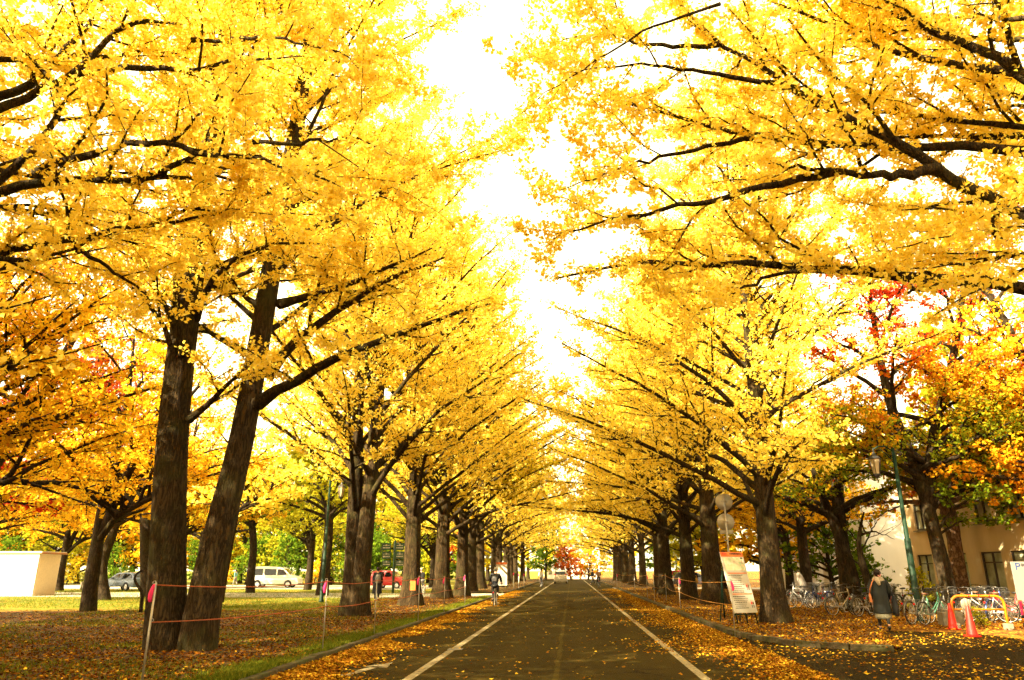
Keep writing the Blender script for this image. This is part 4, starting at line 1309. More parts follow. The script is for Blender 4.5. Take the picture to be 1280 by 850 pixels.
m.build('plinth', 'concrete', bd)

wg = thing('building_wing', 'white windowless wall of the wing standing left of the cream building, glaring in the sun', 'building', (17.2, 45.0, 0))
m = MB()
m.box((1.6, 4, 3.9), (3.6, 8, 8.0))
m.build('wall', 'white_wall', wg)
m = MB()
m.box((1.6, 4, 7.99), (4.0, 8.4, .16))
m.build('roof', 'grey_roof', wg)
fb = thing('white_building', 'white building with pale windows farther back between the orange trees', 'building', (16.5, 60, 0))
ops2 = [(1.0 + 2.2 * k, 2.2 + 2.2 * k, z, z + 1.3) for k in range(5) for z in (1.1, 4.0)]
m = MB()
d, nr, rot = wall_panel(m, (0, 0), (12, 0), -.1, 7.5, .3, ops2)
m.box((6, 4.3, 3.6), (11.98, 8, 7.38))
m.build('wall', 'white_wall', fb)
for o_ in ops2:
    window_unit(fb, (0, 0), d, nr, rot, *o_, frame='cream_panel', transom=False)
m = MB()
m.box((6, 4, 7.6), (12.6, 9, .2))
m.build('roof', 'grey_roof', fb)
# far end of the avenue
def far_block(name, label, x0, x1, Y, h, wallm, n):
    t = thing(name, label, 'building', ((x0 + x1) / 2, Y, 0))
    L = x1 - x0
    ops = [(L * (k + .25) / n, L * (k + .75) / n, .9, min(h - .4, 2.4)) for k in range(n)]
    m = MB()
    d, nr, rot = wall_panel(m, (-L / 2, 0), (L / 2, 0), -.1, h, .3, ops)
    m.box((0, 4.3, h / 2 - .05), (L - .02, 8, h - .1))
    m.build('wall', wallm, t)
    for o_ in ops:
        window_unit(t, (-L / 2, 0), d, nr, rot, *o_, transom=False)
    m = MB()
    m.box((0, 4, h + .1), (L + .5, 9, .2))
    m.build('roof', 'grey_roof', t)
    return t
p0, p1 = at(684, 720, 152)[0], at(724, 720, 152)[0]
far_block('low_building', 'low white building at the end of the avenue, behind the moving car', p0, p1, 152, 3.2, 'white_wall', 5)
far_block('low_building', 'grey low building at the far end, right of the moving car', at(727, 720, 150)[0], at(742, 720, 150)[0], 150, 4.6, 'grey_wall', 2)
far_block('narrow_building', 'narrow white tower block at the far end beside the right row', at(743, 720, 148)[0], at(750, 720, 148)[0], 148, 6.5, 'white_wall', 1)

# shed on the left
t = thing('prefab_shed', 'white prefabricated shed with a brown roof edge on the left lawn', 'shed', (*gnd(40, 745)[:2], 0))
sx, sy = t.location.x, t.location.y
m = MB()
m.box((-3.0, 1.1, 1.32), (6.0, .06, 2.64))
m.mats = []
m.build('front_wall', 'white_paint', t, loc=(0, -1.1, 0))
m = MB()
for k in range(12):
    m.box((0.03, .12 + k * .17, 1.32), (.05, .165, 2.64), None, .012)
m.build('side_wall', 'cream_panel', t)
m = MB()
m.box((-3.0, 1.2, 2.76), (6.3, 2.5, .1))
m.build('roof', 'white_paint', t)
m = MB()
m.box((-3.0, -.08, 2.70), (6.36, .06, .09))
m.box((.19, 1.2, 2.70), (.06, 2.5, .12))
m.build('roof_edge', 'roof_trim', t)
m = MB()
m.box((-3.0, 2.1, 1.3), (5.98, .06, 2.6))
m.build('back_wall', 'white_paint', t)

# ================================================================ VEHICLES
def car(name, label, loc, rz, paint, L, Wd, prof, belt, gl, wheels, wr, cat='car', tail=False, roofm=None):
    """side profile (x forward, z) extruded, tumblehome above the belt line"""
    t = thing(name, label, cat, loc, rz)
    bm = bmesh.new()
    # bottom outline with wheel arches
    pts = list(prof)
    bot = []
    zb = .22
    xs_ = sorted(wheels, reverse=False)
    x0, x1 = prof[-1][0], prof[0][0]
    low = [(x0, zb)] if False else []
    for wx in xs_:
        ar = wr * 1.16
        for k in range(9):
            a = PI - PI * k / 8
            low.append((wx + ar * math.cos(a), max(zb, wr + ar * math.sin(a))))
    outline = pts + low      # prof goes front-bottom -> over roof -> rear-bottom ; low goes rear -> front
    vs_ = [bm.verts.new((x, 0, z)) for x, z in outline]
    f = bm.faces.new(vs_)
    r = bmesh.ops.extrude_face_region(bm, geom=[f])
    ev = [v for v in r['geom'] if isinstance(v, bmesh.types.BMVert)]
    for v in vs_:
        v.co.y = -Wd / 2
    for v in ev:
        v.co.y = Wd / 2
    for zc in (belt, (belt + .5) / 2 + .1):
        bmesh.ops.bisect_plane(bm, geom=bm.verts[:] + bm.edges[:] + bm.faces[:], plane_co=(0, 0, zc), plane_no=(0, 0, 1))
    top = max(z for _, z in prof)
    def hw(z, x=0):
        w = Wd / 2
        if z > belt:
            w -= .16 * (z - belt) / (top - belt) * (Wd / 1.7)
        elif z < .45:
            w -= .05 * (.45 - z) / .25
        xe = max(0, abs(x) - (L / 2 - .55)) / .55
        return w * (1 - .10 * xe * xe)
    for v in bm.verts:
        v.co.y = math.copysign(hw(v.co.z, v.co.x), v.co.y)
    bmesh.ops.triangulate(bm, faces=[f_ for f_ in bm.faces if len(f_.verts) > 4])
    bmesh.ops.recalc_face_normals(bm, faces=bm.faces)
    me = bpy.data.meshes.new('body')
    bm.to_mesh(me)
    bm.free()
    me.materials.append(MATS[paint])
    b = link('body', me, t)
    bv = b.modifiers.new('bevel', 'BEVEL')
    bv.width, bv.segments, bv.angle_limit = .035, 2, R(35)
    for p in me.polygons:
        p.use_smooth = True
    b.modifiers.new('wn', 'WEIGHTED_NORMAL')
    # glass
    for g in gl['side']:
        for sg in (-1, 1):
            m = MB()
            m.poly([(x, sg * (hw(z, x) + .006), z) for x, z in g])
            m.build('side_window', 'car_glass', t)
    for nm in ('windscreen', 'rear_window'):
        (xa, za), (xb, zb_) = gl[nm]
        dx, dz = xb - xa, zb_ - za
        n_ = np.array([dz, -dx]) / math.hypot(dx, dz)
        if (n_[0] > 0) != (nm == 'windscreen'):
            n_ = -n_
        m = MB()
        ia, ib = hw(za) - .1, hw(zb_) - .1
        o = n_ * .012
        m.poly([(xa + o[0], -ia, za + o[1]), (xa + o[0], ia, za + o[1]), (xb + o[0], ib, zb_ + o[1]), (xb + o[0], -ib, zb_ + o[1])])
        m.build(nm, 'car_glass', t)
    for wx in wheels:
        for sg in (-1, 1):
            m = MB()
            yc = sg * (Wd / 2 - .115)
            prof_ = [(wr * .62, -.1), (wr * .93, -.1), (wr, -.06), (wr, .06), (wr * .93, .1), (wr * .62, .1)]
            m.loft([[(wx + q * math.cos(a), yc + e, wr + q * math.sin(a)) for q, e in prof_] for a in np.linspace(0, 2 * PI, 25)], cap=False)
            w_ = m.build('wheel', 'tyre_rubber', t)
            m = MB()
            yo = yc + sg * .075
            m.ring((wx, yo, wr), (1, 0, 0), (0, 0, 1), wr * .6, .022, 24, 5)
            for k in range(5):
                a = 2 * PI * k / 5 + .3
                m.tube([(wx, yo, wr), (wx + wr * .6 * math.cos(a), yo, wr + wr * .6 * math.sin(a))], [.05, .03], 6)
            m.tube([(wx, yc - sg * .02, wr), (wx, yo - sg * .02, wr)], wr * .55, 20)
            m.build('rim', 'alloy', w_)
    fx, rx = prof[0][0], prof[-1][0]
    for sg in (-1, 1):
        m = MB()
        zl = gl.get('lamp_z', .68)
        m.box((fx - .06, sg * (Wd / 2 - .26), zl), (.14, .34, .15), None, .03)
        m.build('headlight', 'lamp_clear', t)
        m = MB()
        zt = gl.get('tail_z', .85)
        m.box((rx + .08, sg * (Wd / 2 - .19), zt), (.14, .2, .32 if not tail else .22), None, .03)
        m.build('tail_light', 'lamp_red', t)
        m = MB()
        mx = gl['mirror']
        m.ball((mx, sg * (Wd / 2 + .06), belt + .07), (.06, .1, .075), 8, 6)
        m.build('mirror', paint, t)
    m = MB()
    m.box((fx + .005, 0, .52), (.05, Wd * .62, .16), None, .015)
    m.box((fx + .005, 0, .34), (.05, Wd * .8, .12), None, .015)
    m.build('grille', 'black_plastic', t)
    m = MB()
    m.box((rx - .005, 0, .78 if not tail else .72), (.03, .34, .17))
    m.build('number_plate', 'sign_white', t)
    return t
# white van, side on, nose to the right
p = gnd(343, 734.5)
vl = 5.0
car('minivan', 'white minivan parked side on behind the lawn, nose pointing right', (p[0], p[1], 0), 0.08, 'car_white', vl, 1.8,
    [(2.42, .25), (2.48, .55), (2.44, .85), (2.25, 1.02), (1.72, 1.14), (.95, 1.80), (.7, 1.90), (-.6, 1.98), (-2.1, 1.96), (-2.36, 1.85), (-2.46, 1.0), (-2.45, .25)], 1.08,
    {'side': [[(1.45, 1.16), (.98, 1.66), (.42, 1.70), (.42, 1.16)], [(.3, 1.16), (.3, 1.72), (-.85, 1.76), (-.85, 1.16)], [(-1.0, 1.16), (-1.0, 1.76), (-2.05, 1.74), (-2.15, 1.16)]],
     'windscreen': ((1.64, 1.2), (1.0, 1.755)), 'rear_window': ((-2.455, 1.15), (-2.375, 1.76)), 'mirror': 1.35, 'lamp_z': .78, 'tail_z': 1.15}, (1.5, -1.45), .34, 'van')
EST = [(2.2, .25), (2.26, .45), (2.2, .66), (1.95, .78), (1.05, .92), (.35, 1.36), (.1, 1.42), (-1.2, 1.45), (-1.75, 1.40), (-2.15, .98), (-2.25, .6), (-2.2, .25)]
EG = {'side': [[(.72, .96), (.30, 1.27), (-.22, 1.33), (-.22, .96)], [(-.32, .96), (-.32, 1.33), (-1.15, 1.34), (-1.15, .96)], [(-1.25, .97), (-1.25, 1.33), (-1.66, 1.30), (-1.9, 1.0)]],
      'windscreen': ((.97, .96), (.40, 1.33)), 'rear_window': ((-2.1, 1.03), (-1.79, 1.36)), 'mirror': .6, 'lamp_z': .64, 'tail_z': .82}
p = gnd(156, 738)
car('estate_car', 'silver estate car parked nose left behind the forked maple', (p[0], p[1], 0), PI - .45, 'silver_paint', 4.5, 1.7, EST, .92, EG, (1.4, -1.3), .31)
HB = [(1.68, .25), (1.74, .45), (1.68, .72), (1.45, .88), (.95, .98), (.35, 1.50), (.1, 1.57), (-1.1, 1.60), (-1.5, 1.52), (-1.68, 1.0), (-1.72, .6), (-1.68, .25)]
HG = {'side': [[(.75, 1.03), (.32, 1.42), (-.15, 1.46), (-.15, 1.03)], [(-.25, 1.03), (-.25, 1.47), (-1.15, 1.48), (-1.3, 1.03)]],
      'windscreen': ((.88, 1.04), (.38, 1.46)), 'rear_window': ((-1.66, 1.08), (-1.52, 1.46)), 'mirror': .6, 'lamp_z': .74, 'tail_z': .95}
p = gnd(487, 735.5)
car('hatchback', 'red hatchback parked behind the green direction signpost', (p[0], p[1], 0), -.25, 'car_red', 3.5, 1.6, HB, 1.0, HG, (1.1, -1.1), .29)
p = gnd(701, 729.3)
car('hatchback', 'pale silver car with red tail lamps on the far end of the road', (p[0], p[1], 0), PI / 2, 'beige_silver_paint', 4.0, 1.7,
    [(x * 1.15, z) for x, z in HB], 1.0, {'side': [[(x * 1.15, z) for x, z in g] for g in HG['side']], 'windscreen': tuple((x * 1.15, z) for x, z in HG['windscreen']),
     'rear_window': tuple((x * 1.15, z) for x, z in HG['rear_window']), 'mirror': .7, 'lamp_z': .7, 'tail_z': 1.0}, (1.25, -1.25), .31)
p = gnd(843, 734)
car('hatchback', 'red car parked sideways beyond the right row of trunks', (p[0] * 1.2, 96, 0), PI, 'car_red', 3.5, 1.6, HB, 1.0, HG, (1.1, -1.1), .29)
p = gnd(878, 735)
car('estate_car', 'dark car parked behind the person with the yellow bag', (p[0], 79, 0), .1, 'car_dark', 4.5, 1.7, EST, .92, EG, (1.4, -1.3), .31)
p = gnd(858, 734)

# ================================================================ BICYCLES
def wheel(parent, x, r=.34, paintless='chrome'):
    m = MB()
    m.ring((x, 0, r), (1, 0, 0), (0, 0, 1), r - .035, .012, 28, 5)
    w = m.build('wheel', 'rim_metal', parent)
    m = MB()
    m.ring((x, 0, r), (1, 0, 0), (0, 0, 1), r - .018, .022, 28, 6)
    m.build('tyre', 'tyre_rubber', w)
    m = MB()
    for k in range(18):
        a = 2 * PI * k / 18
        m.tube([(x, .02 * (-1) ** k, r), (x + (r - .04) * math.cos(a), 0, r + (r - .04) * math.sin(a))], .0026, 3, False)
    m.tube([(x, -.045, r), (x, .045, r)], .02, 8)
    m.build('spokes', 'rim_metal', w)
    return w
def make_bike(name, label, paint, basket=True, sport=False, cover=False, front=True):
    t = thing(name, label, 'bicycle', (0, 0, 0), 0, 'bicycles parked along the path')
    m = MB()
    bb, ra, fa = (.44, 0, .29), (0, 0, .34), (1.08, 0, .34)
    if sport:
        m.tube([(.29, 0, .78), (.87, 0, .84)], .016, 8).tube([(.91, 0, .70), bb], .019, 8)
    else:
        m.tube([(.91, 0, .72), (.78, 0, .56), (.60, 0, .38), bb], .018, 8).tube([(.90, 0, .80), (.74, 0, .62), (.56, 0, .48), (.385, 0, .45)], .015, 8)
    m.tube([bb, (.27, 0, .86)], .016, 8).tube([(.865, 0, .95), (.93, 0, .66)], .02, 8)
    for s in (-1, 1):
        m.tube([(.44, .03 * s, .29), (.2, .055 * s, .31), (0, .06 * s, .34)], .010, 6)
        m.tube([(.31, .02 * s, .74), (.12, .055 * s, .5), (0, .06 * s, .34)], .009, 6)
        m.tube([(.93, .035 * s, .67), (1.0, .05 * s, .52), (1.08, .055 * s, .34)], .012, 6)
    m.build('frame', paint, t)
    wheel(t, 0)
    wheel(t, 1.08)
    m = MB()
    if sport:
        m.tube([(.86, -.27, .97), (.90, 0, .98), (.86, .27, .97)], .012, 6)
    else:
        m.tube([(.70, -.28, 1.02), (.80, -.29, 1.05), (.92, -.14, 1.06), (.90, 0, 1.04), (.92, .14, 1.06), (.80, .29, 1.05), (.70, .28, 1.02)], .011, 6)
    m.tube([(.865, 0, .93), (.88, 0, 1.05)], .013, 6)
    h = m.build('handlebar', 'chrome', t)
    for s in (-1, 1):
        m = MB()
        m.tube([(.69, .281 * s, 1.018), (.79, .29 * s, 1.048)] if not sport else [(.865, .17 * s, .972), (.86, .275 * s, .97)], .017, 7)
        m.build('grip', 'black_plastic', h)
    m = MB()
    m.loft([ellipse((.14, 0, 0), 0, 0, 10)] and [[(x, w_ * math.cos(a), z + hgt * math.sin(a)) for a in np.linspace(0, 2 * PI, 10, False)]
            for x, w_, z, hgt in [(.12, .03, .90, .02), (.16, .085, .905, .035), (.24, .08, .90, .035), (.32, .04, .895, .03), (.40, .02, .89, .018)]])
    m.build('saddle', 'seat_brown' if paint in ('bike_green', 'bike_gold', 'bike_white') else 'black_plastic', t)
    # mudguards
    for x, a0, a1 in ((0, R(20), R(190)), (1.08, R(40), R(175))):
        m = MB()
        aa = np.linspace(a0, a1, 14)
        rr = .365
        m.loft([[(x + (rr + q) * math.cos(a), y, .34 + (rr + q) * math.sin(a)) for q, y in ((0, -.026), (.008, 0), (0, .026), (-.004, .026), (.004, 0), (-.004, -.026))] for a in aa])
        m.build('mudguard', paint if paint in ('bike_black', 'bike_red', 'bike_blue') else 'chrome', t)
    m = MB()
    for s in (-1, 1):
        m.tube([(-.32, .05 * s, .735), (.16, .05 * s, .735)], .006, 5)
        m.tube([(-.2, .05 * s, .735), (0, .065 * s, .36)], .005, 5)
    for x in (-.32, -.2, -.08, .04, .16):
        m.tube([(x, -.05, .735), (x, .05, .735)], .005, 5)
    m.build('rear_rack', 'chrome', t)
    m = MB()
    m.box((-.40, 0, .62), (.03, .05, .06), None, .008)
    m.build('reflector', 'lamp_red', t)
    m = MB()
    m.tube([(.44, -.06, .29), (.44, .06, .29)], .02, 8)
    m.ring((.44, -.045, .29), (1, 0, 0), (0, 0, 1), .085, .006, 18, 5)
    m.tube([(.44, -.075, .29), (.52, -.08, .14)], .009, 6).tube([(.44, .075, .29), (.36, .08, .44)], .009, 6)
    m.box((.52, -.13, .14), (.09, .09, .02)).box((.36, .13, .44), (.09, .09, .02))
    m.box((.22, -.05, .33), (.44, .012, .05), None, .005)
    m.build('crank', 'alloy', t)
    m = MB()
    m.tube([(-.02, -.1, .34), (-.1, -.14, .02), (-.1, .14, .02), (-.02, .1, .34)], .007, 5)
    m.build('kickstand', 'chrome', t)
    if basket:
        m = MB()
        x0, x1, y0, y1, zb, zt = .98, 1.22, .13, .18, .72, .98
        def rect(z):
            u = (z - zb) / (zt - zb)
            a, b, c_ = x0 - .03 * u, x1 + .07 * u, y0 + (y1 - y0) * u
            return [(a, -c_, z), (b, -c_, z), (b, c_, z), (a, c_, z)]
        for z in np.linspace(zb, zt, 6):
            q = rect(z)
            m.tube(q + [q[0]], .0045 if z < zt else .008, 4, False)
        lo, hi = rect(zb), rect(zt)
        for e in range(4):
            for k in range(7):
                u = k / 7
                A = [lo[e][i] * (1 - u) + lo[(e + 1) % 4][i] * u for i in range(3)]
                B = [hi[e][i] * (1 - u) + hi[(e + 1) % 4][i] * u for i in range(3)]
                m.tube([A, B], .0035, 3, False)
        for k in range(5):
            u = (k + .5) / 5
            m.tube([(x0 + (x1 - x0) * u, -y0, zb), (x0 + (x1 - x0) * u, y0, zb)], .0035, 3, False)
        m.tube([(.93, 0, .80), (1.0, 0, .76)], .01, 5)
        m.build('basket', 'basket_wire' if paint != 'bike_black' else 'black_plastic', t)
    m = MB()
    m.tube([(.98, 0, .66), (1.05, 0, .66)], [.028, .04], 8)
    m.build('front_lamp', 'lamp_clear', t)
    if cover:
        m = MB()
        m.loft([ellipse((-.12, 0, .76), .17, .19, 14), ellipse((-.14, 0, .95), .19, .2, 14), ellipse((-.2, 0, 1.2), .15, .19, 14), ellipse((-.25, 0, 1.42), .09, .15, 14), ellipse((-.27, 0, 1.5), .03, .06, 14)])
        m.build('child_seat', 'cover_grey', t)
    return t
PROTO = {}
rg = np.random.default_rng(303)
COLN = {'bike_silver': 'silver', 'bike_black': 'black', 'bike_green': 'mint green', 'bike_red': 'red', 'bike_white': 'white', 'bike_blue': 'dark blue', 'bike_gold': 'gold', 'bike_brown': 'brown'}
def bike(px, py, heading, paint, label, sport=False, basket=True, cover=False, lean=None):
    key = (paint, sport, basket, cover)
    p = gnd(px, py, .008)
    if key not in PROTO:
        o = PROTO[key] = make_bike('bicycle', label, paint, basket, sport, cover)
    else:
        o = copy_tree(PROTO[key])
        o['label'] = label
    o.location = (p[0], p[1], .008)
    o.rotation_euler = (rg.normal(0, .03) if lean is None else lean, 0, R(heading))
    return o
# front row, rear wheel pixel (px, py on the ground) and heading in degrees (0 = +X, 90 = away)
bike(1141, 781, 38, 'bike_silver', 'silver bicycle with sunlit spokes just right of the walking woman')
bike(1157, 782, 34, 'bike_green', 'mint green bicycle with a brown saddle, second right of the walking woman')
bike(1042, 770, 28, 'bike_gold', 'gold framed bicycle without basket, red lock, left of the walking woman', True, False)
bike(1074, 771, 34, 'bike_black', 'black bicycle with big wheels halfway between gold bicycle and walking woman', True, False)
bike(1090, 770, 48, 'bike_white', 'pale bicycle with a thin white wheel close left of the woman')
bike(1104, 775, 60, 'bike_black', 'black bicycle with basket directly behind the walking woman')
bike(1120, 772, 70, 'bike_red', 'red bicycle between the woman and the sunlit silver one')
bike(1010, 759, 20, 'bike_brown', 'brown bicycle carrying a grey hooded child seat near the ginkgo trunk', False, True, True)
bike(990, 757, 40, 'bike_silver', 'silver bicycle half hidden at the right side of the ginkgo trunk')
bike(1024, 760, 75, 'bike_black', 'black bicycle parked right of the child seat bicycle')
bike(1038, 759, 60, 'bike_blue', 'dark blue bicycle parked behind the gold framed one')
bike(1180, 776, 50, 'bike_silver', 'silver bicycle behind the hanging white umbrella')
bike(1204, 778, 42, 'bike_black', 'black bicycle under the left half of the yellow barrier')
bike(1222, 777, 40, 'bike_white', 'white bicycle seen through the middle of the yellow barrier')
bike(1240, 778, 42, 'bike_blue', 'dark blue bicycle behind the right post of the yellow barrier')
bike(1262, 779, 150, 'bike_white', 'white bicycle with sloping bright tubes below the parking notice', True, False)
bike(1275, 776, 140, 'bike_black', 'black bicycle at the right edge beneath the parking notice')
bike(1290, 778, 150, 'bike_red', 'red bicycle cut by the right edge of the picture')
# back row
backc = ['bike_black', 'bike_silver', 'bike_blue', 'bike_black', 'bike_brown', 'bike_black', 'bike_white', 'bike_silver', 'bike_black', 'bike_green', 'bike_blue', 'bike_black', 'bike_silver', 'bike_brown', 'bike_black', 'bike_silver']
for k, px in enumerate(np.linspace(996, 1272, 16)):
    pc = backc[k]
    bike(px + rg.normal(0, 3), 763 + 4 * k / 15 - (3 if k < 4 else 0), (215 if k % 3 else 30) + rg.normal(0, 14), pc,
         f'{COLN[pc]} bicycle in the back row, {["leftmost", "second", "third", "fourth", "fifth", "sixth", "seventh", "eighth", "ninth", "tenth", "eleventh", "twelfth", "thirteenth", "fourteenth", "fifteenth", "sixteenth"][k]} from the left', basket=k % 2 == 0, sport=k % 4 == 1)

# ================================================================ PEOPLE
def skin_mesh(name, chains, mat, parent, sub=2, extra=None):
    """chains: lists of ((x,y,z), radius) sharing points by position -> one smooth skinned body"""
    verts, rad, edges, key = [], [], [], {}
    for ch in chains:
        prev = None
        for p, r in ch:
            k = tuple(round(float(c), 4) for c in p)
            if k not in key:
                key[k] = len(verts)
                verts.append(k)
                rad.append(r)
            i = key[k]
            if prev is not None and prev != i:
                edges.append((prev, i))
            prev = i
    me = bpy.data.meshes.new('tmp')
    me.from_pydata(verts, edges, [])
    o = bpy.data.objects.new('tmp', me)
    COL.objects.link(o)
    o.modifiers.new('s', 'SKIN')
    sv = me.skin_vertices[0].data
    for i, r in enumerate(rad):
        rr = r if isinstance(r, tuple) else (r, r)
        sv[i].radius = rr
        sv[i].use_root = i == 0
    if sub:
        s = o.modifiers.new('d', 'SUBSURF')
        s.levels = s.render_levels = sub
    dg = bpy.context.evaluated_depsgraph_get()
    dg.update()
    res = bpy.data.meshes.new_from_object(o.evaluated_get(dg))
    bpy.data.objects.remove(o)
    if extra:
        bm = bmesh.new()
        bm.from_mesh(res)
        extra(bm)
        bm.to_mesh(res)
        bm.free()
    res.materials.clear()
    res.materials.append(MATS[mat])
    for p in res.polygons:
        p.use_smooth = True
    return link(name, res, parent)
def V3(a):
    return np.array(a, float)
def head_extra(hc, fwd, s=1.0):
    """nose, ears, eyes and mouth ridges added into the body mesh"""
    f = unit(V3(fwd))
    sd = np.cross(f, [0, 0, 1.0])
    def fn(bm):
        def blob(c, r):
            M = Matrix.Translation(Vector(c))
            g = bmesh.ops.create_uvsphere(bm, u_segments=8, v_segments=6, radius=1.0)
            bmesh.ops.transform(bm, matrix=M @ Matrix.Diagonal((*r, 1)), verts=g['verts'])
        blob(hc + f * .098 * s + V3((0, 0, -.012)), (.016, .016, .024))
        for k in (-1, 1):
            blob(hc + sd * .078 * k - f * .005 + V3((0, 0, -.01)), (.012, .018, .03))
            blob(hc + sd * .032 * k + f * .080 * s + V3((0, 0, .012)), (.014, .012, .009))
        blob(hc + f * .088 * s + V3((0, 0, -.052)), (.022, .016, .009))
    return fn
def fingers(bm, wrist, d, palm, s=1.0):
    """palm with four fingers and a thumb, slightly curled"""
    d, n = unit(V3(d)), unit(V3(palm))
    sd = np.cross(d, n)
    def tub(pts, rs):
        mb = MB()
        mb.bm.free()
        mb.bm = bm
        mb.tube(pts, rs, 6)
    w = V3(wrist)
    tub([w, w + d * .05 * s, w + d * .09 * s], [.024 * s, .036 * s, .034 * s])
    for k, L in zip((-1.5, -.5, .5, 1.5), (.062, .075, .08, .07)):
        b = w + d * .085 * s + sd * .018 * k * s
        tub([b, b + d * L * .5 * s + n * .006, b + d * L * .85 * s + n * .03 * s], [.0095 * s, .0085 * s, .007 * s])
    b = w + d * .03 * s + sd * .03 * s
    tub([b, b + sd * .025 * s + d * .02 * s, b + sd * .03 * s + d * .055 * s + n * .012], [.011 * s, .010 * s, .008 * s])
def person(label, loc, rz, h, pose, clothes, group=None):
    """pose: dict of joints (local, facing +Y). clothes: dict top/legs/hair/shoes materials"""
    t = thing('person', label, 'person', loc, rz, group)
    J = {k: V3(v) for k, v in pose.items()}
    hc = J['head']
    fwd = J.get('face', V3((0, 1, 0)))
    neck, chest, pelvis = J['neck'], J['chest'], J['pelvis']
    mid = (chest + pelvis) / 2
    body = [[(pelvis, (.13, .10)), (mid, (.12, .09)), (chest, (.145, .105)), (neck, .052), (hc - V3((0, 0, .05)), .075), (hc + V3((0, 0, .02)), .093), (hc + V3((0, 0, .10)), .055)]]
    for s in 'lr':
        body.append([(chest, (.145, .105)), (J['sho_' + s], .055), (J['elb_' + s], .040), (J['wri_' + s], .027)])
        body.append([(pelvis, (.13, .10)), (J['hip_' + s], .078), (J['kne_' + s], .046), (J['ank_' + s], .030)])
    he = head_extra(hc, fwd)
    def ex(bm):
        he(bm)
        for s in 'lr':
            d = unit(J['wri_' + s] - J['elb_' + s])
            fingers(bm, J['wri_' + s] + d * .01, d, fwd if abs(d[1]) < .7 else (0, 0, -1))
    skin_mesh('body', body, 'skin', t, 2, ex)
    # trousers or tights
    lg = [[(pelvis + V3((0, 0, .04)), (.145, .115)), (pelvis - V3((0, 0, .04)), (.15, .12))]]
    bulk = clothes.get('leg_bulk', 1.0)
    for s in 'lr':
        a = J['ank_' + s]
        lg.append([(pelvis - V3((0, 0, .04)), (.15, .12)), (J['hip_' + s], .098 * bulk), (J['kne_' + s], .068 * bulk), (a + (J['kne_' + s] - a) * .12, .052 * bulk)])
    skin_mesh('trousers' if bulk > .9 else 'tights', lg, clothes['legs'], t, 2)
    for s in 'lr':
        a = J['ank_' + s]
        dr = unit(J.get('toe_' + s, V3((0, 1, -.25))))
        skin_mesh('shoe', [[(a + V3((0, 0, .02)), .046), (a - V3((0, 0, .03)), .048), (a - V3((0, 0, .045)) + dr * .09, .042), (a - V3((0, 0, .05)) + dr * .165, .03)]], clothes['shoes'], t, 1)
    if clothes.get('top'):
        tp = [[(pelvis - V3((0, 0, .02)), (.165, .135)), (mid, (.16, .125)), (chest, (.178, .135)), (neck - V3((0, 0, .02)), .075)]]
        for s in 'lr':
            tp.append([(chest, (.178, .135)), (J['sho_' + s], .078), (J['elb_' + s], .058), (J['wri_' + s] + (J['elb_' + s] - J['wri_' + s]) * .08, .042)])
        skin_mesh('jacket', tp, clothes['top'], t, 2)
    if clothes.get('hair'):
        f = unit(V3(fwd))
        hcv = hc + V3((0, 0, .035)) - f * .022
        m = MB()
        m.ball(tuple(hcv), (.098, .105, .108), 16, 12)
        if clothes.get('long'):
            m.ball(tuple(hc - f * .05 - V3((0, 0, .06))), (.085, .05, .13), 12, 8)
        m.build('hair' if not clothes.get('hat') else 'hat', clothes['hair'], t)
    return t
def standing(h=1.6, stride=.22, arm=.1, turn=0):
    s = h / 1.68
    P = {'head': (0, .02, 1.56), 'neck': (0, 0, 1.42), 'chest': (0, 0, 1.24), 'pelvis': (0, 0, .92),
         'sho_l': (-.18, 0, 1.36), 'elb_l': (-.225, -arm * .6, 1.09), 'wri_l': (-.22, -arm + .08, .86),
         'sho_r': (.18, 0, 1.36), 'elb_r': (.225, arm * .4, 1.09), 'wri_r': (.22, arm + .1, .87),
         'hip_l': (-.09, 0, .84), 'kne_l': (-.095, stride * .55, .48), 'ank_l': (-.095, stride, .085),
         'hip_r': (.09, 0, .84), 'kne_r': (.095, -stride * .15, .47), 'ank_r': (.095, -stride * 1.1, .15 if stride > .1 else .085)}
    return {k: V3(v) * s for k, v in P.items()}
def riding(h=1.68):
    P = {'head': (0, .30, 1.60), 'neck': (0, .22, 1.45), 'chest': (0, .15, 1.28), 'pelvis': (0, -.12, .98),
         'sho_l': (-.18, .16, 1.40), 'elb_l': (-.25, .36, 1.18), 'wri_l': (-.26, .52, 1.06),
         'sho_r': (.18, .16, 1.40), 'elb_r': (.25, .36, 1.18), 'wri_r': (.26, .52, 1.06),
         'hip_l': (-.09, -.08, .90), 'kne_l': (-.11, .28, .66), 'ank_l': (-.12, .06, .28),
         'hip_r': (.09, -.08, .90), 'kne_r': (.11, .30, .86), 'ank_r': (.12, .10, .52)}
    return {k: V3(v) for k, v in P.items()}

